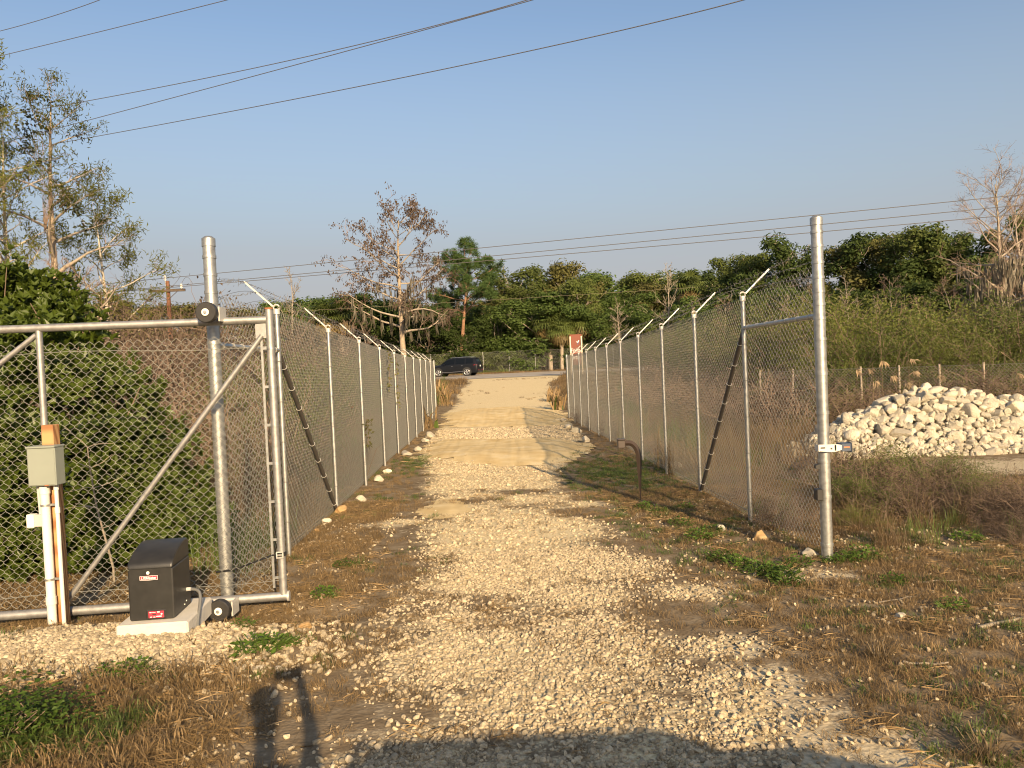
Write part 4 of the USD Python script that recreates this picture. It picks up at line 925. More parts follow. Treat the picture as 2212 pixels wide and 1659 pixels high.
for k, (H, W_, lm, bm, lo) in enumerate([(11, 4.2, 'leaf_oak', 'bark_grey', .16), (9.5, 4.6, 'leaf_deep', 'bark_grey', .12), (10.5, 4.0, 'leaf_olive', 'bark_white', .16), (12, 3.6, 'leaf_oak', 'bark_white', .2), (8, 4.2, 'leaf_deep', 'bark_grey', .08)]):
    T, R_, li, tw, tips = skeleton(tr_, H * .86, .20, lo, 15, lambda t: W_ * (1.02 - .55 * abs(t - .45)), lambda t: .15 + .9 * t, 4, 1, .06, .03, .97, tw_r=.018)
    C = np.array([p for p, d in tips]); C = C[tr_.permutation(len(C))[:110]]; rad = tr_.uniform(.55, 1.15, len(C))
    low_ = np.stack([tr_.uniform(-W_ * .8, W_ * .8, 16), tr_.uniform(-W_ * .6, W_ * .6, 16), tr_.uniform(.3, H * .3, 16)], 1)
    C = np.vstack([C, low_]); rad = np.concatenate([rad, tr_.uniform(.7, 1.1, 16)])
    OAKS.append(tree_class(f'broadleaf_{k}', [('trunk', tube(T, R_, 8, False), M[bm], True), ('branches', wood(li + tw, 4), M[bm], True), ('crown', lumps(tr_, C, rad, 85, .27), M[lm], False)]))
# bare pale snags and twiggy trees
BARE = []
for k, (H, W_, mt) in enumerate([(9, 2.4, 'twig_pale'), (8, 3.0, 'twig'), (6.5, 2.2, 'twig_pale')]):
    T, R_, li, tw, tips = skeleton(tr_, H, .10, .28, 18, lambda t: W_ * (1.15 - .8 * t), lambda t: .35 + .7 * t, 6, 3, .05, .05, .97, tw_r=.009)
    BARE.append(tree_class(f'bare_{k}', [('trunk', tube(T, R_, 8, False), M['bark_grey'], True), ('branches', wood(li, 5), M[mt], True), ('twigs', wood(tw, 3), M[mt], False)]))
# dead brush
BRUSH = []
for k, (H, W_, mt, lm) in enumerate([(2.6, 1.6, 'twig_red', 'leaf_brown'), (2.2, 1.5, 'twig', 'leaf_brown'), (3.2, 1.5, 'twig_red', 'leaf_brown'), (2.4, 1.6, 'twig', 'leaf_olive')]):
    st_ = []; tips = []
    for i in range(46):
        az = tr_.uniform(0, 6.28); e = tr_.uniform(.7, 1.45); p0 = np.array([tr_.normal(0, W_ * .28), tr_.normal(0, W_ * .28), -.05]); L = H * tr_.uniform(.6, 1.15)
        q, qr = limb(tr_, p0, (math.cos(az) * math.cos(e), math.sin(az) * math.cos(e), math.sin(e)), L, .014, .005, 7, .13, .0); st_.append((q, qr))
        for j in range(5):
            s = tr_.integers(2, 6); w, wr = limb(tr_, q[s], frame_dir(tr_, q[s] - q[s - 1], tr_.uniform(.4, 1.1)), L * .35 * tr_.uniform(.5, 1.2), .006, .003, 5, .2, 0); st_.append((w, wr)); tips += [w[-1], w[2]]
    tips = np.array(tips); P_ = np.repeat(tips, 3, 0) + tr_.normal(size=(len(tips) * 3, 3)) * .10
    BRUSH.append(tree_class(f'brush_{k}', [('stems', wood(st_, 3), M[mt], False), ('foliage', leaves(P_, tr_.normal(size=P_.shape) + [0, 0, -.6], tr_.normal(size=P_.shape), .085 * tr_.uniform(.6, 1.3, len(P_)), .04, .1), M[lm], False)]))
# willowy green thicket bushes
WILLOW = []
for k, (H, W_, lm) in enumerate([(3.6, 1.9, 'leaf_willow'), (3.0, 2.0, 'leaf_willow'), (3.4, 1.8, 'leaf_oak')]):
    st_ = []; tips = []
    for i in range(30):
        az = tr_.uniform(0, 6.28); e = tr_.uniform(.6, 1.45); L = H * tr_.uniform(.6, 1.1)
        q, qr = limb(tr_, (tr_.normal(0, .3), tr_.normal(0, .3), -.05), (math.cos(az) * math.cos(e), math.sin(az) * math.cos(e), math.sin(e)), L, .022, .006, 7, .12, .02); st_.append((q, qr))
        for j in range(6):
            s = tr_.integers(2, 7); w, wr = limb(tr_, q[s], frame_dir(tr_, q[s] - q[s - 1], tr_.uniform(.4, 1.1)), L * .3 * tr_.uniform(.5, 1.2), .007, .003, 4, .2, .02); st_.append((w, wr)); tips += [w[-1], w[1], w[2]]
    tips = np.array(tips); P_ = np.repeat(tips, 12, 0) + tr_.normal(size=(len(tips) * 12, 3)) * .15
    WILLOW.append(tree_class(f'thicket_{k}', [('stems', wood(st_, 3), M['twig'], False), ('foliage', leaves(P_, tr_.normal(size=P_.shape), tr_.normal(size=P_.shape) + [0, -.2, .6], .10 * tr_.uniform(.6, 1.3, len(P_)), .04, .1), M[lm], False)]))
# sabal palm and palmetto fans
def fan(r, L, droop, nseg=16, span=2.5):
    V, F = [], []
    for i, a_ in enumerate(np.linspace(-span, span, nseg)):
        ln = L * (1 - .25 * (abs(a_) / span) ** 2) * r.uniform(.9, 1.05); d = np.array([math.cos(a_), math.sin(a_), 0]); s_ = np.array([-math.sin(a_), math.cos(a_), 0]) * .035 * L * 1.7
        m_ = d * ln * .55 + [0, 0, .03]; t_ = d * ln * .96 + [0, 0, -droop * ln]
        o = len(V); V += [np.zeros(3), m_ - s_, m_ + s_, t_]; F += [(o, o + 1, o + 2), (o + 1, o + 3, o + 2)]
    return np.array(V), np.array(F)
def palm_head(r, n, petiole, L, emin, emax, droop):
    ms, ps = [], []
    for i in range(n):
        az = i * 2.4 + r.uniform(-.3, .3); e = r.uniform(emin, emax); d = np.array([math.cos(az) * math.cos(e), math.sin(az) * math.cos(e), math.sin(e)])
        s_ = np.array([-math.sin(az), math.cos(az), 0]); up_ = np.cross(d, s_) * -1
        if up_[2] < 0: up_ = -up_
        V, F = fan(r, L * r.uniform(.8, 1.1), droop); q = d * petiole; sagd = np.array([0, 0, -.25 * petiole * math.cos(e)])
        dd = unit(d + [0, 0, -.45]); up2 = unit(up_ - dd * (up_ @ dd))
        ms.append(trimesh.Trimesh(q + sagd + V[:, :1] * dd + V[:, 1:2] * s_ + V[:, 2:] * up2, F, process=False))
        ps.append(tube(np.array([d * .05, d * petiole * .55, q + sagd]), [.03, .02, .015], 4, False))
    return cat_(ms), cat_(ps)
PALMS = []
for k, H in enumerate((5.5, 4.2, 7.0)):
    g1, s1 = palm_head(tr_, 30, 1.0, 1.05, -.1, 1.3, .35); g2, s2 = palm_head(tr_, 16, .9, 1.0, -1.2, -.35, .5)
    for m_ in (g1, s1, g2, s2): m_.apply_translation((0, 0, H))
    T, R_ = limb(tr_, (0, 0, -.1), (0, 0, 1), H + .15, .20, .17, 9, .01)
    PALMS.append(tree_class(f'palm_{k}', [('trunk', tube(T, R_, 9), M['bark_grey'], True), ('fronds', g1, M['palm'], False), ('petioles', cat_([s1, s2]), M['palm'], False), ('dead_fronds', g2, M['palm_dead'], False)]))
g1, s1 = palm_head(tr_, 24, .7, .8, .1, 1.35, .25)
PALMETTO = tree_class('palmetto', [('fronds', g1, M['palm'], False), ('petioles', s1, M['palm'], False)])

G_FOREST = 'broadleaf trees in the woods beyond the road'
LAB_OAK = ['mid-green rounded broadleaf tree in the woods beyond the road', 'dark green spreading broadleaf tree in the woods beyond the road', 'olive brown broadleaf tree in the woods beyond the road', 'tall green broadleaf tree with pale limbs beyond the road', 'low dark green broadleaf tree filling the wood edge beyond the road']
OAK_H = [11, 9.5, 10.5, 12, 8]
def tree_to(px, py_top, Y, k, lab=None, rs=None, sx=1.0, name='broadleaf_tree', protos=OAKS, hs=OAK_H, labs=LAB_OAK, cat='tree', group=None):
    p = at(px, py_top, Y); g_ = on_ground(p[0], p[1]); h = p[2] - g_[2]; s = h / hs[k]
    gname = group or labs[k].split(' in the ')[0].split(' beyond')[0] + 's ' + ('right of the fence' if 'right' in labs[k] else 'beyond the road')
    return place(protos[k], name, lab or labs[k], cat, g_, tr_.uniform(0, 6.28) if rs is None else rs, (s * sx, s * sx, s), gname if not lab else None)
# wood edge beyond the road, left to right: (px, py of top, depth, kind, widening)
for px, py, Y, k, sx in [(660, 668, 118, 1, 1.3), (705, 655, 112, 4, 1.5), (745, 655, 116, 1, 1.2), (800, 665, 112, 4, 1.6), (845, 660, 120, 2, 1.2), (905, 665, 112, 4, 1.5), (950, 640, 118, 2, 1.2), (1040, 655, 124, 2, 1.2), (1085, 668, 114, 4, 1.5),
                         (1110, 620, 118, 0, 1.1), (1160, 575, 118, 0, 1.15), (1215, 580, 116, 2, 1.1), (1250, 612, 112, 0, 1.1), (1180, 650, 108, 4, 1.6), (1300, 600, 118, 3, 1.15), (1360, 590, 118, 0, 1.2), (1340, 650, 109, 1, 1.4), (1420, 620, 112, 2, 1.2), (1450, 600, 118, 0, 1.2), (1440, 665, 100, 4, 1.5),
                         (1510, 600, 108, 1, 1.1), (1000, 700, 108, 4, 1.4), (1260, 690, 107, 4, 1.5), (1400, 690, 104, 4, 1.5), (930, 700, 108, 4, 1.4)]:
    tree_to(px, py, Y, k, sx=sx)
for i_, px in enumerate(range(640, 1540, 40)):
    tree_to(px, (664 if px < 1080 else 614) + tr_.uniform(-8, 14), 126 + tr_.uniform(-2, 4), (2, 0, 1, 4, 2, 3)[i_ % 6], sx=1.45)
LAB_R = ['mid-green rounded broadleaf tree in the wood right of the fence', 'dark green spreading broadleaf tree in the wood right of the fence', 'olive brown broadleaf tree in the wood right of the fence', 'tall green broadleaf tree with pale limbs right of the fence', 'low dark green broadleaf tree in the wood right of the fence']
for px, py, Y, k, sx in [(1560, 580, 84, 0, 1.1), (1600, 560, 80, 3, 1.2), (1650, 545, 76, 0, 1.1), (1700, 545, 74, 1, 1.1), (1745, 560, 78, 0, 1.1), (1800, 545, 72, 2, 1.1), (1850, 528, 70, 1, 1.2), (1900, 525, 70, 2, 1.2), (1955, 510, 68, 0, 1.15), (2010, 530, 68, 1, 1.2), (2060, 505, 66, 3, 1.25), (2110, 520, 66, 1, 1.2), (2170, 520, 64, 0, 1.2), (2230, 500, 62, 1, 1.2),
                         (1620, 640, 66, 4, 1.4), (1700, 640, 62, 4, 1.4), (1790, 640, 58, 4, 1.4), (1880, 640, 56, 1, 1.3), (1970, 630, 55, 4, 1.4), (2060, 620, 54, 2, 1.4), (2150, 620, 52, 4, 1.4), (2240, 610, 50, 1, 1.3), (1540, 650, 74, 4, 1.4)]:
    tree_to(px, py, Y, k, sx=sx, labs=LAB_R)
# left: low scrub wood behind the dead brush
LAB_L = ['mid-green rounded tree low on the skyline at the far left', 'dark green spreading tree low on the skyline at the far left', 'olive brown tree low on the skyline at the far left', 'tall green tree on the skyline at the far left', 'low dark green tree on the skyline at the far left']
for px, py, Y, k, sx in [(-40, 640, 90, 1, 1.3), (60, 660, 95, 2, 1.3), (160, 655, 92, 4, 1.5), (260, 655, 88, 2, 1.3), (340, 668, 84, 2, 1.3), (420, 665, 92, 2, 1.4), (520, 672, 100, 2, 1.4), (600, 672, 104, 4, 1.5)]:
    tree_to(px, py, Y, k, sx=sx, labs=LAB_L, group='trees low on the skyline at the far left')
# pines
def pine(H, crown_lo, W_, seed, nl=16):
    r = np.random.default_rng(seed)
    T, R_, li, tw, tips = skeleton(r, H, .26, crown_lo, nl, lambda t: W_ * (1.25 - .8 * t), lambda t: .1 + .5 * t, 5, 2, .03, .04, .98, tw_r=.016)
    C = np.array([p for p, d in tips]); Dd = np.array([d for p, d in tips])
    k = np.repeat(np.arange(len(C)), 60); dr = unit(Dd[k] * .7 + r.normal(size=(len(k), 3)) * .8); p = C[k] + r.normal(size=dr.shape) * .12
    return [('trunk', tube(T, R_, 9, False), M['bark_red'], True), ('branches', wood(li + tw, 4), M['bark_red'], True), ('needles', leaves(p, dr, r.normal(size=dr.shape), .36 * r.uniform(.7, 1.2, len(p)), .055, 0), M['leaf_pine'], False)]
def lone(name, label, cat, px, py_top, Y, parts, H, rotz=0.0, sx=1.0):
    p = at(px, py_top, Y); g_ = on_ground(p[0], p[1]); s = (p[2] - g_[2]) / H
    t = thing(name, label, cat, g_, rotz, None, (s * sx, s * sx, s))
    for pn, m, mt, sm in parts: part(pn, m, mt, t, sm, kind=None if pn == 'trunk' else 'stuff')
    return t
lone('pine_tree', 'dark green pine with a straight reddish trunk right of the tall bare cypress', 'tree', 982, 556, 108, pine(14.0, .50, 5.4, 3, 22), 14.0, 1.0, 1.2)
# tall cypress with hanging brown leaves and moss
def cypress(H, R0, lo, W_, seed, nl, lm, leaf, lw, per, hang=True, moss=0, mossL=1.2, sub=6, sub2=4, el=None, bark='bark_tan', shape=None, lean=(0, 0), tw_r=.012, spread=.10, fol=0.0):
    r = np.random.default_rng(seed)
    T, R_, li, tw, tips = skeleton(r, H, R0, lo, nl, shape or (lambda t: W_ * (1.15 - .62 * t)), el or (lambda t: .12 + .75 * t), sub, sub2, .025, .02, .985, tw_r=tw_r, lim_w=.13, lean=lean)
    C = np.array([p for p, d in tips]); C = C[(r.uniform(size=len(C)) < .85) & (C[:, 2] > H * fol)]; k = np.repeat(np.arange(len(C)), per)
    p = C[k] + r.normal(size=(len(k), 3)) * spread
    D = r.normal(size=p.shape) * .45 + ([0, 0, -1.0] if hang else [0, 0, .2])
    out = [('trunk', tube(T, R_, 10, False), M[bark], True), ('branches', wood(li, 5), M['bark_grey' if bark != 'bark_white' else bark], True), ('twigs', wood(tw, 3), M['twig'], False),
           ('foliage', leaves(p, D, r.normal(size=p.shape), leaf * r.uniform(.6, 1.3, len(p)), lw * r.uniform(.7, 1.2, len(p)), .1), M[lm], False)]
    if moss:
        q = [l[0][i] for l in li for i in range(1, 6) if l[0][i][2] < H * .62]; q = np.array(q); q = q[r.integers(0, len(q), moss)] + r.normal(size=(moss, 3)) * .1
        out.append(('hanging_moss', leaves(q, np.stack([r.normal(0, .05, moss), r.normal(0, .05, moss), -np.ones(moss)], 1), r.normal(size=(moss, 3)), mossL * r.uniform(.4, 1.3, moss), .11, .2), M['moss'], False))
    return out
lone('cypress_tree', 'tall cypress with sparse brown hanging leaves, moss and a pale trunk beyond the left fence', 'tree', 858, 432, 96, cypress(21.0, .42, .30, 6.6, 8, 30, 'leaf_brown', .36, .16, 6, True, 420, 1.7, 7, 3, tw_r=.018, spread=.18, el=lambda t: .10 + .50 * t, shape=lambda t: 8.6 * (1.0 - .42 * t ** 3)), 24.0, .4, 1.08)
lone('cypress_tree', 'bare grey cypress with fine twigs and hanging moss at the right edge', 'tree', 2155, 398, 44, cypress(11.5, .22, .28, 4.4, 15, 32, 'leaf_brown', .05, .03, 1, True, 420, 1.1, 8, 5, bark='bark_grey', el=lambda t: .25 + .75 * t, tw_r=.007, shape=lambda t: 4.6 * (1.05 - .45 * t)), 11.5, 2.0, 1.0)
lone('cypress_tree', 'second bare moss-hung cypress half outside the right edge', 'tree', 2215, 440, 48, cypress(11.0, .20, .25, 3.6, 16, 26, 'leaf_brown', .05, .03, 1, True, 380, 1.1, 8, 5, bark='bark_grey', el=lambda t: .3 + .75 * t, tw_r=.009), 11.0, .3, 1.0)
# cypresses at the upper left
F_ = dict(lm='leaf_feather', leaf=.26, lw=.05, per=11, hang=False, sub=5, sub2=3, tw_r=.007, spread=.17)
lone('cypress_tree', 'tall feathery green cypress with a tan trunk, second from the left edge', 'tree', 88, 215, 38, cypress(15.0, .27, .26, 4.5, 21, 20, bark='bark_tan', fol=.58, el=lambda t: .2 + .6 * t, **F_), 15.0, .6, .9)
lone('cypress_tree', 'slender pale-barked cypress at the left edge', 'tree', 5, 300, 37, cypress(13.0, .22, .34, 3.9, 22, 18, bark='bark_white', fol=.62, **F_), 13.0, 2.6, .9)
lone('cypress_tree', 'small thin cypress with drooping pale green sprays left of the utility pole', 'tree', 228, 460, 43, cypress(9.5, .15, .18, 3.2, 23, 20, bark='bark_white', **{**F_, 'per': 12, 'fol': .3}), 9.5, 1.2, .95)
lone('cypress_tree', 'tall cypress mostly out of frame at the upper left corner', 'tree', -70, 110, 34, cypress(15.5, .2, .4, 3.0, 24, 24, bark='bark_tan', **F_), 15.5, .2, .9)
# dark vine leaves riding on the tall left cypress
ct = at(85, 330, 38); vt = thing('climbing_vine', 'dark leafy vine clumps on top of the tall left cypress', 'vine', ct)
cs = np.array([at(*q) - ct for q in ((70, 205, 37.8), (95, 215, 38), (60, 240, 37.8), (80, 255, 38), (45, 268, 37.9), (65, 290, 37.8), (90, 280, 38), (60, 320, 37.6), (150, 420, 37.5), (165, 455, 37.4), (185, 490, 37.4), (195, 505, 37.4), (125, 400, 37.5), (140, 440, 37.6), (100, 350, 37.6), (75, 350, 37.5))])
part('foliage', lumps(np.random.default_rng(3), cs, np.full(len(cs), .42), 34, .20), M['leaf_dark_vine'], vt)
part('stems', cat_([tube(np.array([[0.02, 0, -4.0], [.05 * i, 0, -1.5], cs[i] * .7, cs[i]]), [.008, .008, .007, .005], 4, False) for i in range(len(cs))]), M['twig'], vt)
# bare trees
LAB_B = ['slim pale leafless tree among the green woods', 'brown leafless twiggy tree among the green woods', 'small pale leafless tree among the green woods']
BARE_H = [9, 8, 6.5]
for px, py, Y, k in [(1435, 575, 90, 0), (1335, 655, 98, 2), (1900, 640, 46, 0), (1830, 610, 50, 2), (2010, 640, 46, 1), (1750, 620, 50, 1), (1930, 600, 52, 1), (2080, 600, 48, 1), (628, 585, 62, 0), (1700, 640, 50, 0), (1560, 640, 60, 1), (30, 560, 34, 1), (150, 580, 36, 1), (740, 690, 60, 1), (800, 690, 70, 1)]:
    tree_to(px, py, Y, k, name='bare_tree', protos=BARE, hs=BARE_H, labs=LAB_B, group='leafless trees standing among the woods: ' + ('left' if px < 1000 else 'right'), lab=None)
# palms
for px, py, Y, k, lab in [(1185, 672, 106, 1, 'sabal palm with hanging yellowed fronds left of the brown sign'), (1245, 668, 106, 1, 'sabal palm partly behind the brown sign'), (1210, 690, 104, 1, 'low sabal palm between the two palms left of the sign'), (735, 655, 100, 0, 'sabal palm on the skyline above the left fence'), (700, 662, 98, 0, 'smaller sabal palm left of the skyline palm above the left fence'), (1490, 592, 96, 2, 'tall sabal palm above the right fence'), (1620, 560, 78, 2, 'sabal palm among the trees near the first right fence post')]:
    tree_to(px, py, Y, k, lab, name='palm_tree', protos=PALMS, hs=[6.6, 5.3, 8.1], labs=['x'] * 3, cat='palm')
for px, py, Y in [(1035, 735, 107), (1065, 745, 106), (935, 745, 107), (960, 752, 106), (1010, 750, 106), (905, 740, 106), (1115, 740, 107), (1285, 745, 107), (870, 735, 105), (820, 725, 104)]:
    p = at(px, py, Y); g_ = on_ground(p[0], Y); s = max(.6, (p[2] - g_[2]) / 1.45)
    place(PALMETTO, 'palmetto_bush', 'green fan palmetto at the wood edge behind the far fence', 'palmetto', g_, tr_.uniform(0, 6.28), s, 'palmettos at the wood edge')
# thickets right of the fence
for px, py, Y, k, sx in [(1830, 640, 33, 0, 1.2), (1880, 650, 31, 1, 1.2), (1930, 655, 30, 0, 1.2), (1985, 655, 31, 2, 1.2), (2040, 650, 30, 0, 1.2), (2100, 660, 29, 1, 1.2), (2160, 660, 28, 2, 1.2), (2230, 640, 28, 0, 1.3), (1770, 650, 34, 1, 1.2), (1710, 655, 36, 0, 1.2), (1640, 665, 38, 2, 1.2), (1580, 680, 42, 1, 1.2), (1800, 700, 28, 1, 1.1), (1900, 700, 27, 2, 1.1), (2000, 705, 26, 1, 1.1), (2120, 700, 25, 0, 1.1), (1520, 690, 46, 2, 1.2), (1460, 700, 52, 1, 1.3), (1400, 710, 58, 2, 1.3)]:
    tree_to(px, py, Y, k, name='green_thicket', protos=WILLOW, hs=[3.7, 3.1, 3.5], labs=['yellow-green willowy bush in the thicket behind the right fence', 'broad yellow-green bush in the thicket behind the right fence', 'darker green bush in the thicket behind the right fence'], sx=sx, cat='bush', group='bushes of the thicket behind the right fence')
# dead brush: behind the gate and left fence, and right of the right post
LAB_D = ['reddish leafless brush behind the sliding gate', 'brown tangled brush behind the left fence', 'tall reddish brush behind the left fence', 'olive brown brush with a few leaves behind the left fence']
for px, py, Y, k in [(250, 690, 19, 0), (300, 680, 22, 2), (340, 690, 24, 0), (390, 685, 26, 2), (430, 690, 22, 0), (470, 700, 25, 1), (280, 660, 32, 2), (360, 655, 36, 0), (420, 660, 38, 2), (500, 665, 36, 1), (560, 680, 34, 2), (620, 690, 38, 3), (680, 690, 44, 1), (230, 650, 30, 0), (170, 640, 30, 2), (110, 640, 29, 0), (50, 630, 30, 2), (320, 760, 15, 1), (380, 780, 16, 0), (430, 820, 14, 1), (520, 740, 20, 3), (570, 740, 24, 0), (640, 740, 28, 3), (700, 745, 32, 1), (760, 755, 36, 3), (810, 765, 40, 1), (860, 775, 46, 0), (530, 830, 12, 1), (560, 900, 11, 3), (470, 880, 11.5, 3)]:
    tree_to(px, py, Y, k, name='dead_brush', protos=BRUSH, hs=[2.75, 2.35, 3.35, 2.5], labs=LAB_D, cat='brush', sx=1.15, group='dead brush behind the gate and left fence')
LAB_E = ['reddish dead brush in the field right of the drive', 'brown tangled brush in the field right of the drive', 'tall reddish brush in the field right of the drive', 'olive brush in the field right of the drive']
for px, py, Y, k in [(2190, 1010, 8.4, 0), (2150, 1050, 7.8, 0), (1980, 985, 9.2, 3), (1900, 1000, 9.0, 1), (2060, 1000, 9.0, 1), (2210, 1100, 7.2, 0), (1850, 1020, 9.4, 1), (1830, 820, 20, 3), (1900, 830, 19, 1), (2000, 800, 19, 3), (2080, 790, 18.5, 1), (2160, 790, 18, 3), (2210, 800, 17, 0), (1700, 800, 18, 1), (1640, 800, 20, 0), (1560, 800, 24, 1), (1480, 800, 28, 0), (1400, 790, 32, 1), (1650, 1000, 11, 1), (1560, 960, 13, 0), (1740, 960, 11, 0), (1960, 1030, 8.2, 1), (2040, 1020, 8.4, 2), (2120, 1030, 8.0, 0), (2180, 1050, 7.6, 2), (2230, 1020, 7.6, 0), (2150, 1100, 7.2, 0), (2210, 1130, 6.8, 2), (2250, 1090, 6.9, 0), (1880, 1040, 8.2, 3), (1850, 970, 9.2, 1), (1935, 985, 9.0, 2), (2010, 985, 9.4, 1), (1700, 1060, 7.9, 1), (1660, 1040, 8.9, 0), (1610, 1030, 9.8, 1), (1560, 1010, 11.0, 1), (1510, 985, 12.4, 0), (1460, 960, 14.0, 1), (1420, 945, 15.5, 1), (1380, 930, 17.5, 0), (1340, 910, 20.0, 1), (1300, 890, 23.0, 1), (1265, 870, 26.0, 0)]:
    tree_to(px, py, Y, k, name='dead_brush', protos=BRUSH, hs=[2.75, 2.35, 3.35, 2.5], labs=LAB_E, cat='brush', sx=1.7, group='dead brush in the field right of the drive')
for px, py, Y, k, sx in [(600, 760, 20, 2, 1.2), (660, 780, 22, 0, 1.2), (720, 770, 28, 2, 1.2), (780, 775, 32, 1, 1.2), (830, 780, 38, 2, 1.3), (880, 790, 46, 0, 1.3), (540, 800, 15, 2, 1.1), (620, 850, 14, 1, 1.0)]:
    tree_to(px, py, Y, k, name='green_thicket', protos=WILLOW, hs=[3.7, 3.1, 3.5], labs=['yellow-green willowy bush behind the left fence', 'broad yellow-green bush behind the left fence', 'darker green bush behind the left fence'], sx=sx, cat='bush', group='bushes behind the left fence')
for px, py, Y, k, sx in [(1860, 1010, 8.6, 2, 1.6), (1930, 960, 9.6, 1, 1.7), (2020, 975, 9.3, 2, 1.7), (2090, 1010, 8.6, 2, 1.6), (1850, 1090, 7.8, 0, 1.4)]:
    tree_to(px, py, Y, k, name='low_bush', protos=WILLOW, hs=[3.7, 3.1, 3.5], labs=['low yellow-green bush in the dry grass before the boulder heap', 'broad low bush in the dry grass before the boulder heap', 'low dark green bush in the dry grass before the boulder heap'], sx=sx, cat='bush', group='low bushes before the boulder heap')
# reed plumes
for k, (px, py, Y) in enumerate([(1905, 770, 17.5), (1880, 785, 17), (1958, 765, 18), (1985, 790, 17), (2035, 800, 17), (1940, 800, 16.6), (1850, 790, 18), (2205, 795, 16), (1960, 815, 16.4), (1900, 812, 16.6)]):
    p = at(px, py, Y); g_ = np.array(on_ground(p[0], p[1])); H = p[2] - g_[2]; t = thing('plume_reed', 'tan plumed reed standing behind the boulder heap', 'reed', g_, 0, 'plumed reeds behind the boulder heap'); ORD.setdefault('tan plumed reed standing behind the boulder heap', []).append((px, t))
    tp = np.array([pr.normal(0, .06), pr.normal(0, .06), H]); stm = np.array([[0, 0, -.05], tp * .5 + [.01, 0, 0], tp]); part('stem', tube(stm, [.008, .007, .004], 5), M['grass_tan'], t)
    n = 26; s = pr.uniform(0, 1, n); pp = tp + np.outer(s, [pr.choice([-1, 1]) * .12, 0, -.02]) + [0, 0, -.1]; part('plume', leaves(pp, np.tile([.3, 0, -.8], (n, 1)) + pr.normal(size=(n, 3)) * .3, pr.normal(size=(n, 3)), .16 * pr.uniform(.6, 1.2, n), .022, .1), M['plume'], t)
# broad-leaved yellow plants at the fence ends
for k, (px, py, n, lab) in enumerate([(960, 872, 30, 'yellowing broad-bladed plant at the far end of the left fence'), (955, 850, 24, 'taller dead broad-bladed plant behind the left fence end'), (1208, 885, 34, 'yellow and green broad-bladed plant at the far end of the right fence'), (1195, 868, 20, 'smaller yellow plant left of the right fence end'), (930, 925, 14, 'withered broad-bladed plant at the left sand edge')]):
    g_ = ground_at(px, py); t = thing('broad_bladed_plant', lab, 'plant', g_)
    part('blades', blades(pr, n, 1.05, .32, .7, .10, .6), M['leaf_dead'], t); part('green_blades', blades(pr, n // 3, .7, .3, .6, .09, .5), M['grass_green'], t)
# vines on the left fence
for k, (px, py, Y, hh, lab) in enumerate([(850, 830, 18.0, .9, 'green vine hanging on the left fence near its middle'), (800, 935, 13.0, .35, 'small green vine sprig low on the left fence'), (822, 800, 16.5, .6, 'thin vine strand on the left fence before the larger vine')]):
    c = at(px, py, Y); s_ = (c[1] - LB[0][1]) / (LB[-1][1] - LB[0][1]); c[0] = LB[0][0] + (LB[-1][0] - LB[0][0]) * s_ + .04
    t = thing('fence_vine', lab, 'vine', c); n = 38; q = np.stack([pr.normal(0.02, .015, n), pr.normal(0, .10, n), pr.uniform(-hh, hh, n) * .7], 1)
    part('foliage', leaves(q, pr.normal(size=(n, 3)) + [0, 0, -.6], pr.normal(size=(n, 3)) * .5 + [.8, -.6, .2], .07, .04, .1), M['leaf_olive'], t); part('stem', tube(np.array([[0, 0, hh * .7], [.01, .05, 0], [0, -.03, -hh * .7]]), .004, 4), M['twig'], t)

# hero shrub behind the gate
hr = np.random.default_rng(91)
HB = [(-60, 690, 9.6, 150), (40, 720, 9.4, 140), (130, 740, 9.2, 110), (-30, 850, 8.6, 170), (100, 860, 8.5, 170), (210, 880, 8.6, 120), (60, 1010, 8.0, 190), (180, 1020, 8.0, 170), (290, 1000, 8.3, 120), (-80, 1020, 8.0, 190), (330, 1100, 8.1, 120), (240, 1140, 7.9, 160), (120, 1160, 7.7, 170), (390, 1160, 8.1, 100), (0, 1180, 7.6, 170), (430, 1200, 8.2, 80), (370, 1050, 8.4, 100), (410, 1110, 8.3, 80), (280, 900, 8.6, 90), (-160, 760, 9.4, 170), (-40, 610, 9.8, 60), (30, 625, 9.6, 55), (110, 650, 9.4, 60), (180, 715, 9.2, 50), (20, 1270, 7.4, 120), (160, 1260, 7.4, 110), (300, 1230, 7.6, 110)]
hc = np.array([at(a_, b_, Y) for a_, b_, Y, _ in HB]); hrad = np.array([r_ * Y / FPX for _, _, Y, r_ in HB])
hbp = np.array(on_ground(hc[:, 0].mean(), 8.4)); SH = thing('leafy_shrub', 'large glossy green round-leaved shrub behind the sliding gate', 'shrub', hbp)
w_ = hrad ** 2 / (hrad ** 2).sum(); k = hr.choice(len(hc), 13500, p=w_); u = unit(hr.normal(size=(len(k), 3)) + [0.1, -.35, .15]); rr = hrad[k] * hr.uniform(.55, 1.06, len(k)) * (1 + .22 * (meshkit.noise((hc[k] + u * hrad[k][:, None]) * 2.6, 7) - .5) * 2)
pos = hc[k] + u * rr[:, None]; ok = pos[:, 2] > gz(pos[:, 0], pos[:, 1]) + .05; ok &= pos[:, 1] > 6.6; ok &= meshkit.noise(pos * 3.3, 19) * .65 + meshkit.noise(pos * 7.1, 23) * .35 > .43; pos, u = pos[ok], u[ok]
nl = 8; kk_ = np.repeat(np.arange(len(pos)), nl); ax = unit(u + [0.05, -.1, .55] + hr.normal(size=u.shape) * .25)[kk_]
side = unit(np.cross(ax, hr.normal(size=ax.shape))); tilt = hr.uniform(.35, 1.1, len(ax))[:, None]; D = unit(ax * np.cos(tilt) + side * np.sin(tilt)); N = unit(ax - D * (ax * D).sum(1, keepdims=True))
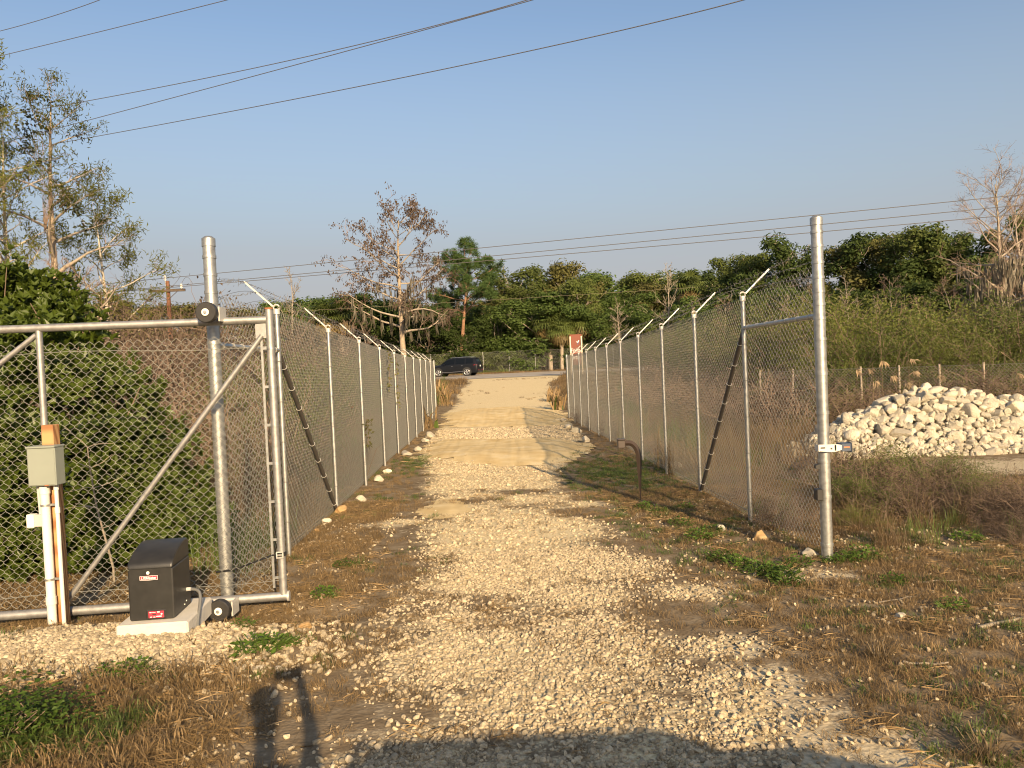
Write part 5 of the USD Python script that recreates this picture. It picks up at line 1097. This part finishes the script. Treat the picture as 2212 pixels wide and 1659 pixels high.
lv = leaves(pos[kk_] + ax * hr.uniform(-.03, .02, (len(ax), 1)), D, N, .105 * hr.uniform(.6, 1.2, len(ax)), .056 * hr.uniform(.8, 1.15, len(ax)), .12)
part('foliage', lv, M['leaf_gloss'], SH, False, True)
st_ = []
for i in range(len(hc)):
    for _ in range(4):
        b_ = np.array([hc[i][0] * .8 + hbp[0] * .2 + hr.normal(0, .3), max(7.6, hc[i][1] + .3 + hr.normal(0, .3)), hbp[2] - .1]); e_ = hc[i] + hr.normal(size=3) * hrad[i] * .5
        m_ = (b_ + e_) / 2 + hr.normal(size=3) * .12; st_.append((make_interp_spline([0, 1, 2], np.array([b_, m_, e_]), 2)(np.linspace(0, 2, 7)), np.linspace(.02, .006, 7)))
part('stems', wood(st_, 4), M['twig'], SH, True, True)
# bare sapling in front of the shrub
sp_ = ground_at(232, 1262); sp_ = np.array([*at(243, 1200, 6.9)[:2], 0]); sp_[2] = gz(sp_[0], sp_[1]); SA = thing('bare_sapling', 'thin pale leafless sapling standing before the large green shrub', 'sapling', sp_)
q, qr = limb(hr, (0, 0, -.05), (0, 0, 1), 1.35, .013, .005, 8, .05); br_ = [(q, qr)]
for i in range(3, 8):
    for _ in range(2): br_.append(limb(hr, q[i], (hr.normal(), hr.normal() * .4, .6), .3 * hr.uniform(.6, 1.3), .005, .002, 5, .15))
part('stem', wood(br_, 5), M['twig_pale'], SA, True)

# ------------------------------------------------------------------ utility pole and wires
UY = 50.0; ut = at(362, 607, UY); ub = np.array(on_ground(ut[0], UY)); UP = thing('utility_pole', 'reddish wooden utility pole with a crossarm and white insulators', 'utility pole', ub); HH = ut[2] - ub[2]
part('pole', tube(np.array([[0, 0, -.5], [0, 0, HH * .5], [0, 0, HH]]), [.17, .15, .115], 12), M['pole_wood'], UP, 30)
def ul(px, py): return at(px, py, UY) - ub
xa, xb = ul(332, 628), ul(411, 629); zc = ul(370, 628)[2]; cl = (xb[0] - xa[0]) / 2
part('crossarm', box(cl * 2, .12, .17, (0, -.17, zc), .008), M['crossarm_wood'], UP)
for s in (-1, 1): part('crossarm_brace', cyl((s * cl * .6, -.2, zc - .05), (0, -.14, zc - .62), .02, 6), M['crossarm_wood'], UP, 30)
def insul(p): return cat_([cyl(np.array(p) + [0, 0, z], np.array(p) + [0, 0, z + .05], r_, 12) for z, r_ in ((0, .04), (.06, .085), (.13, .07), (.20, .085), (.27, .06))] + [cyl(p, np.array(p) + [0, 0, .33], .035, 8)])
ip = [np.array([-cl * .84, -.17, zc + .065]), np.array([cl * .8, -.17, zc + .065]), np.array([-.12, -.08, HH + .02])]
for p in ip: part('insulator', insul(p), M['insulator'], UP, 30)
part('ridge_bracket', cyl((-.12, -.08, HH - .3), (-.12, -.08, HH + .05), .02, 6), M['galvanized_dull'], UP, 30)
for a_, b_, hgt in ((ip[2] + [.2, 0, .3], ip[2] + [1.0, 0, .25], .25), (ip[1] + [0, 0, .3], ip[1] + [.75, 0, .3], .45), (ip[2] + [1.0, 0, .25], np.array([.1, -.1, HH - .5]), -.1)):
    s = np.linspace(0, 1, 12)[:, None]; pts = a_ + (b_ - a_) * s + np.hstack([0 * s, 0 * s, hgt * np.sin(s * PI)]); part('jumper_wire', tube(pts, .012, 5), M['cable'], UP, 30)
def wire_thing(pts, r, lab, m='cable'):
    pts = np.asarray(pts, float); t = thing('power_line', lab, 'cable', pts[0])
    part('wire', tube(pts, r, 6), M[m], t, True, True)
def sagged(a_, b_, sag, n=40, t0=-.9, t1=1.6):
    s = np.linspace(t0, t1, n)[:, None]; p = a_ + (b_ - a_) * s; p[:, 2:] += sag * ((s - t0) * (s - t1)); return p
for k, (p, e, lab) in enumerate([(ip[2], (2100, 425), 'top wire of the three running right from the utility pole'), (ip[0], (2090, 448), 'middle wire of the three running right from the utility pole'), (ip[1], (2075, 468), 'lowest wire of the three running right from the utility pole')]):
    a_ = ub + p + [0, 0, .33]; b_ = at(*e, 38.0); wire_thing(sagged(a_, b_, .12, 50), .019, lab)
for pts_px, Ya, Yb, lab in [(((0, 251), (430, 172), (860, 75), (1140, 0)), 52, 36, 'upper wire of the crossing pair over the left half of the sky'), (((130, 273), (500, 187), (880, 62), (1170, 0)), 52, 36, 'lower wire of the crossing pair over the left half of the sky'), (((150, 305), (760, 190), (1340, 65), (1610, 0)), 52, 30, 'long lowest sky wire rising from the left trees to the top edge'), (((0, 67), (110, 36), (215, 0)), 52, 48, 'short wire in the uppermost left corner'), (((0, 121), (250, 60), (490, 0)), 52, 44, 'second short wire below the corner wire at the upper left')]:
    n = len(pts_px); xs_ = np.array([p[0] for p in pts_px], float); f_ = (xs_ - xs_[0]) / (xs_[-1] - xs_[0]); P3 = np.array([at(px, py, 1 / ((1 - s) / Ya + s / Yb)) for (px, py), s in zip(pts_px, f_)])
    c_ = np.polyfit(f_, P3, 2 if n > 2 else 1); tt = np.linspace(-.35, 1.35, 48); P4 = np.stack([np.polyval(c_[:, k], tt) for k in range(3)], 1); wire_thing(P4, .020, lab)
a_, b_ = at(680, 665, 92.0), at(1900, 590, 88.0); wire_thing(sagged(a_, b_, .4, 40, -.5, 1.4), .014, 'thin pale cable crossing before the wood beyond the road', 'pale_cable')

# ------------------------------------------------------------------ sign beyond the fence end
sc_ = at(1244, 745, 58.0); sw = (at(1257, 745, 58.0) - at(1231, 745, 58.0))[0]; stz = at(1245, 722, 58.0)[2]; sg_ = np.array(on_ground(sc_[0], 58.0))
SG = thing('roadside_sign', 'brown refuge sign with white lettering on two pale posts by the right fence end', 'sign', sg_); zt_ = stz - sg_[2]
bd = part('board', box(sw, .05, 2.3, (0, 0, zt_ - 1.15), .01), M['sign_brown'], SG)
for s in (-1, 1): part('post', box(.10, .10, zt_ - .15, (s * (sw / 2 - .03), -.08, (zt_ - .15) / 2), .01), M['sign_post'], SG)
text_part('Florida', .30, (-.03, zt_ - 1.22), M['white_print'], bd, -.0255, False, sw * .74)
text_part('Panther', .30, (-.03, zt_ - 1.72), M['white_print'], bd, -.0255, True, sw * .74)
em = trimesh.creation.extrude_polygon(Polygon([(-.16, .14), (-.05, .02), (0, .08), (.03, .16), (.10, .17), (.06, .0), (.02, -.14), (-.03, -.16), (-.08, -.02)]), .002); em = rot_to_front(em); em.apply_translation((.16, -.0285, zt_ - .62)); part('emblem', em, M['white_print'], bd)
em = trimesh.creation.extrude_polygon(Polygon([(-.10, .05), (-.03, -.04), (0, .03), (.05, .02), (.02, -.14), (-.03, -.16), (-.07, -.06)]), .002); em = rot_to_front(em); em.apply_translation((.165, -.0315, zt_ - .62)); part('emblem', em, M['navy_print'], bd)

# alike plants are told apart by their order from the left
ORDW = ['leftmost', 'second from the left', 'third from the left', 'fourth from the left', 'fifth from the left', 'sixth from the left', 'seventh from the left', 'eighth from the left', 'ninth from the left', 'tenth from the left', 'eleventh from the left', 'twelfth from the left', 'thirteenth from the left', 'fourteenth from the left', 'fifteenth from the left', 'sixteenth from the left', 'seventeenth from the left', 'eighteenth from the left', 'nineteenth from the left', 'twentieth from the left', 'twenty-first from the left', 'twenty-second from the left', 'twenty-third from the left', 'twenty-fourth from the left']
for lab, xs_ in ORD.items():
    if len(xs_) > 1:
        for k, (_, x_) in enumerate(sorted(xs_, key=lambda q: q[0])):
            x_.GetPrim().SetCustomDataByKey('label', f'{lab}, ' + (ORDW[k] if k < len(xs_) - 1 else 'rightmost'))

# ------------------------------------------------------------------ cars
STN = [(-2.50, .42, .80, .84, .80, .74), (-2.46, .34, .98, 1.06, .90, .80), (-2.36, .30, 1.10, 1.38, .94, .72), (-2.20, .28, 1.12, 1.66, .955, .66), (-2.0, .27, 1.13, 1.73, .96, .67), (-1.2, .26, 1.12, 1.77, .965, .68), (-.2, .26, 1.10, 1.77, .965, .68), (.35, .26, 1.08, 1.72, .965, .67), (.65, .26, 1.07, 1.60, .965, .67), (1.25, .26, 1.05, 1.14, .96, .80), (1.8, .28, 1.00, 1.08, .945, .76), (2.2, .32, .90, .98, .91, .72), (2.42, .38, .74, .80, .80, .66), (2.47, .42, .62, .66, .72, .60)]
def car_section(x):
    a_ = np.array(STN); return [np.interp(x, a_[:, 0], a_[:, k]) for k in range(1, 6)]
def build_car(parent, door_open=False):
    rings = []
    for x, zb, zm, zt_, wb, wt in STN:
        half = [(wb * .90, zb), (wb, zb + .12), (wb * 1.005, (zb + zm) / 2), (wb, zm - .04), (wb * .97, zm), (wt + .02, zt_ - .05), (wt - .10, zt_)]
        rings.append([(x, y, z) for y, z in half] + [(x, -y, z) for y, z in half[::-1]])
    V = np.array(rings); n, k, _ = V.shape; i, j = np.meshgrid(np.arange(n - 1), np.arange(k), indexing='ij')
    q = np.stack([i * k + j, i * k + (j + 1) % k, (i + 1) * k + (j + 1) % k, (i + 1) * k + j], -1).reshape(-1, 4)
    F = np.vstack([q[:, [0, 1, 2]], q[:, [0, 2, 3]]]); Vv = V.reshape(-1, 3)
    Vv = np.vstack([Vv, V[0].mean(0), V[-1].mean(0)]); o = n * k; jj_ = np.arange(k); F = np.vstack([F, np.stack([np.full(k, o), (jj_ + 1) % k, jj_], 1), np.stack([np.full(k, o + 1), (n - 1) * k + jj_, (n - 1) * k + (jj_ + 1) % k], 1)])
    body = trimesh.Trimesh(Vv, F, process=False); body.fix_normals(); part('body', body, M['car_paint'], parent, 32)
    for s in (-1, 1):
        for x0, x1 in ((-2.02, -1.30), (-1.22, -.28), (-.20, .98)):
            xs_ = np.linspace(x0, x1, 6); lo_, hi_ = [], []
            for x in xs_:
                zb, zm, zt_, wb, wt = car_section(x); a0 = np.array([x, s * wb * .97, zm + .0]); a1 = np.array([x, s * (wt + .02), zt_ - .05]); d = a1 - a0; out_ = np.array([0, s * .012, .004])
                lo_.append(a0 + d * .08 + out_); hi_.append(a0 + d * .88 + out_)
            V_ = np.array(lo_ + hi_); F_q = np.array([[i_, i_ + 1, i_ + 7, i_ + 6] for i_ in range(5)]); part('window', (V_, F_q if s > 0 else F_q[:, ::-1]), M['car_glass'], parent)
    def cross_pane(x0, x1, f0_, f1_, name):
        pts = []
        for x, fy in ((x0, f0_), (x1, f1_)):
            zb, zm, zt_, wb, wt = car_section(x); pts += [(x, -(wt - .12) * fy, zt_ + .012), (x, (wt - .12) * fy, zt_ + .012)]
        dx = np.array([-.012 if x0 < 0 else .012, 0, 0]); part(name, (np.array(pts) + dx, np.array([[0, 1, 3, 2]])), M['car_glass'], parent)
    cross_pane(-2.38, -2.22, 1.0, .95, 'rear_window'); cross_pane(.68, 1.2, 1.0, 1.08, 'windscreen')
    def disc(x, y, z, r_, t_, n=28, ch=.01):
        a_ = np.arange(n) * 2 * PI / n; m = prism(np.stack([r_ * np.cos(a_), r_ * np.sin(a_)], 1), -t_ / 2, t_ / 2, ch); m.apply_translation((x, y, z)); return m
    for x in (-1.42, 1.45):
        for s in (-1, 1):
            part('wheel_arch', disc(x, s * .955, .40, .45, .03), M['tyre'], parent, 30)
            wh = part('wheel', disc(x, s * .87, .37, .37, .23, 28, .03), M['tyre'], parent, 30)
            sp5 = [disc(x, s * .985, .37, .07, .02, 12, .004)]
            for a_ in range(5):
                th = a_ * 2 * PI / 5 + .3
                for dv in (-.16, .16): sp5.append(tube(np.array([[x + .05 * math.cos(th), s * .985, .37 + .05 * math.sin(th)], [x + .25 * math.cos(th + dv), s * .982, .37 + .25 * math.sin(th + dv)]]), .018, 4))
            a_ = np.linspace(0, 2 * PI, 25); sp5.append(tube(np.stack([x + .255 * np.cos(a_), np.full(25, s * .982), .37 + .255 * np.sin(a_)], 1), .016, 6, False)); part('rim', cat_(sp5), M['alloy'], wh, 30)
    for s in (-1, 1):
        tl = trimesh.convex.convex_hull(np.array([(-2.40, s * .70, .98), (-2.44, s * .70, .90), (-2.15, s * .975, 1.05), (-2.12, s * .97, .99), (-2.47, s * .86, .99), (-2.46, s * .88, .91), (-2.36, s * .93, 1.09)])); part('tail_lamp', tl, M['red_lamp'], parent, 40)
        part('reflector', box(.02, .26, .05, (-2.505, s * .60, .56), .004), M['red_lamp'], parent)
        hl = trimesh.convex.convex_hull(np.array([(2.38, s * .62, .78), (2.36, s * .62, .68), (2.02, s * .93, .86), (2.02, s * .93, .78), (2.30, s * .80, .68), (2.30, s * .80, .80)])); part('headlight', hl, M['chrome'], parent, 40)
        part('roof_rail', tube(np.array([(-1.9, s * .62, 1.74), (-1.8, s * .62, 1.80), (-.9, s * .62, 1.82), (.1, s * .62, 1.80), (.25, s * .62, 1.74)]), .018, 8), M['chrome'], parent, 30)
        for x in (-.95, .05): part('door_handle', box(.18, .03, .03, (x, s * .975, .98), .008), M['chrome'], parent)
        part('sill_trim', box(2.2, .012, .03, (0, s * .975, .42), .003), M['chrome'], parent)
        part('mirror', cat_([box(.10, .20, .14, (.82, s * 1.06, 1.13), .03)]), M['car_paint'], parent, 40)
    part('number_plate', box(.012, .30, .15, (-2.505, 0, .93), .003), M['plate_white'], parent)
    part('spoiler', box(.26, 1.1, .03, (-2.22, 0, 1.72), .01), M['car_paint'], parent)
    part('bumper_guard', box(.06, 1.5, .16, (-2.50, 0, .46), .02), M['black_plastic'], parent)
    if door_open:
        dr = part('door', box(1.05, .06, .78, (.95, 1.38, .68), .02), M['car_paint'], parent)
        for a_ in (.45, 1.42): part('window_frame', tube(np.array([(a_, 1.38, 1.05), (a_ - (.10 if a_ > 1 else 0), 1.34, 1.56)]), .022, 6), M['car_paint'], dr, 30)
        part('window_frame', tube(np.array([(.45, 1.34, 1.56), (1.32, 1.34, 1.56)]), .022, 6), M['car_paint'], dr, 30)
        part('door_mirror', box(.12, .22, .16, (1.28, 1.55, 1.15), .03), M['car_paint'], dr, 40)
rear = at(1038, 800, 74.0); th = math.radians(14); fw = np.array([-math.cos(th), math.sin(th)]); cc = rear[:2] + fw * 2.5
cg = np.array(on_ground(cc[0], cc[1], .022)); CAR = thing('parked_car' if False else 'passing_car', 'dark grey SUV driving on the road beyond the left fence end', 'car', cg, math.atan2(fw[1], fw[0])); build_car(CAR)
# the photographer's own car and the photographer, behind the camera: both cast the shadows at the bottom of the picture
SV = thing('parked_car', 'dark SUV parked behind the camera whose roof shadow falls on the gravel', 'car', (1.40, -1.46, float(gz(1.4, -1.4))), PI / 2, None, (1.0, 1.10, 1.10)); build_car(SV, False)

def hull_chain(joints, bones, fine=.03, it=8):
    ms = []
    for a_, b_ in bones:
        pa, ra = joints[a_]; pb, rb = joints[b_]
        sa = manifold3d.Manifold.sphere(ra, 16).translate(list(map(float, pa))); sb_ = manifold3d.Manifold.sphere(rb, 16).translate(list(map(float, pb)))
        ms.append(manifold3d.Manifold.batch_hull([sa, sb_]))
    m = ms[0]
    for x in ms[1:]: m = m + x
    m = m.refine_to_length(fine).to_mesh(); t = trimesh.Trimesh(m.vert_properties[:, :3], m.tri_verts, process=True)
    trimesh.smoothing.filter_taubin(t, iterations=it); return t
hd = np.array([-.085, -.22, 1.70]); PB_ = np.array([.0, -.34, 0.0])
J = {'head': (hd, .078), 'crown': (hd + [0, -.02, .04], .080), 'chin': (hd + [0, .04, -.085], .048), 'neck': ((-.07, -.28, 1.56), .050), 'neck0': ((-.05, -.31, 1.44), .056), 'chest': ((-.02, -.33, 1.27), .135), 'chL': ((-.13, -.34, 1.30), .10), 'chR': ((.09, -.34, 1.30), .10), 'waist': ((-.06, -.34, 1.08), .125), 'hip': ((-.09, -.35, .94), .13), 'hpL': ((-.18, -.35, .92), .105), 'hpR': ((0, -.35, .92), .105),
     'shR': ((.14, -.30, 1.38), .058), 'elR': ((.085, -.02, 1.50), .038), 'wrR': ((.055, -.03, 1.72), .030), 'shL': ((-.21, -.33, 1.36), .058), 'elL': ((-.30, -.36, 1.14), .044), 'wrL': ((-.26, -.22, .92), .030),
     'knL': ((-.20, -.33, .50), .062), 'anL': ((-.20, -.37, .09), .042), 'toL': ((-.21, -.18, .04), .036), 'knR': ((.01, -.33, .50), .062), 'anR': ((.01, -.37, .09), .042), 'toR': ((.02, -.18, .04), .036), 'heL': ((-.20, -.41, .04), .04), 'heR': ((.01, -.41, .04), .04),
     'nose': (hd + [0, .10, -.02], .014)}
palm = np.array([.045, -.022, 1.785]); J['palm'] = (palm, .026); J['palm2'] = (palm + [0, .0, .04], .024)
bones = [('head', 'crown'), ('head', 'chin'), ('head', 'nose'), ('head', 'neck'), ('neck', 'neck0'), ('neck0', 'chest'), ('chest', 'chL'), ('chest', 'chR'), ('chL', 'shL'), ('chR', 'shR'), ('neck0', 'shL'), ('neck0', 'shR'), ('chest', 'waist'), ('chL', 'waist'), ('chR', 'waist'), ('waist', 'hip'), ('hip', 'hpL'), ('hip', 'hpR'), ('waist', 'hpL'), ('waist', 'hpR'), ('shR', 'elR'), ('elR', 'wrR'), ('wrR', 'palm'), ('palm', 'palm2'), ('shL', 'elL'), ('elL', 'wrL'),
         ('hpL', 'knL'), ('knL', 'anL'), ('anL', 'toL'), ('anL', 'heL'), ('heL', 'toL'), ('hpR', 'knR'), ('knR', 'anR'), ('anR', 'toR'), ('anR', 'heR'), ('heR', 'toR')]
for i in range(4):                                                     # fingers closed round the phone, and the thumb
    z = 1.775 + i * .018; J[f'f{i}a'] = (palm + [-.005, -.010, z - 1.785 + .0], .009); J[f'f{i}b'] = ((.020, -.030, z), .008); J[f'f{i}c'] = ((-.004, -.024, z), .0075); bones += [(f'f{i}a', f'f{i}b'), (f'f{i}b', f'f{i}c')]
    zz = .90 - i * .0; J[f'g{i}a'] = ((-.25 + i * .0, -.205 + i * .02, .87), .010); J[f'g{i}b'] = ((-.245, -.20 + i * .02, .82), .0085); J[f'g{i}c'] = ((-.225, -.20 + i * .02, .79), .008); bones += [('wrL', f'g{i}a'), (f'g{i}a', f'g{i}b'), (f'g{i}b', f'g{i}c')]
PS = thing('person', 'person in dark shirt and trousers behind the camera holding up a phone', 'person', (0, -.34, 0)); off_ = np.array([0, -.34, 0])
pm = hull_chain(J, bones, .02, 8); pm.vertices -= off_; part('body', pm, M['skin'], PS, True)
JS = {k_: (np.array(v_[0]), v_[1] + .012) for k_, v_ in J.items()}
JS['slR'] = ((.115, -.17, 1.44), .052); JS['slL'] = ((-.255, -.345, 1.24), .058)
sm_ = hull_chain(JS, [('neck0', 'chest'), ('chest', 'chL'), ('chest', 'chR'), ('chL', 'shL'), ('chR', 'shR'), ('neck0', 'shL'), ('neck0', 'shR'), ('chest', 'waist'), ('chL', 'waist'), ('chR', 'waist'), ('waist', 'hip'), ('shR', 'slR'), ('shL', 'slL')], .03, 6); sm_.vertices -= off_; part('shirt', sm_, M['shirt'], PS, True)
JT = {k_: (np.array(v_[0]), v_[1] + .014) for k_, v_ in J.items()}
tm_ = hull_chain(JT, [('waist', 'hip'), ('hip', 'hpL'), ('hip', 'hpR'), ('hpL', 'knL'), ('knL', 'anL'), ('hpR', 'knR'), ('knR', 'anR')], .03, 6); tm_.vertices -= off_; part('trousers', tm_, M['trousers'], PS, True)
hm = trimesh.creation.icosphere(3, .089); hm.vertices = hm.vertices * [1, 1.08, .95] + hd + [0, -.03, .035] - off_; hm.update_faces(hm.triangles_center[:, 2] > hd[2] - .01 - .6 * np.minimum(0, hm.triangles_center[:, 1] - hd[1] + .30)); part('hair', hm, M['hair'], PS, True)
PHN = thing('phone', 'dark phone held sideways in the raised right hand behind the camera', 'phone', (-.035, -.012, 1.785))
part('case', box(.155, .008, .076, (0, 0, 0), .003), M['black_plastic'], PHN)
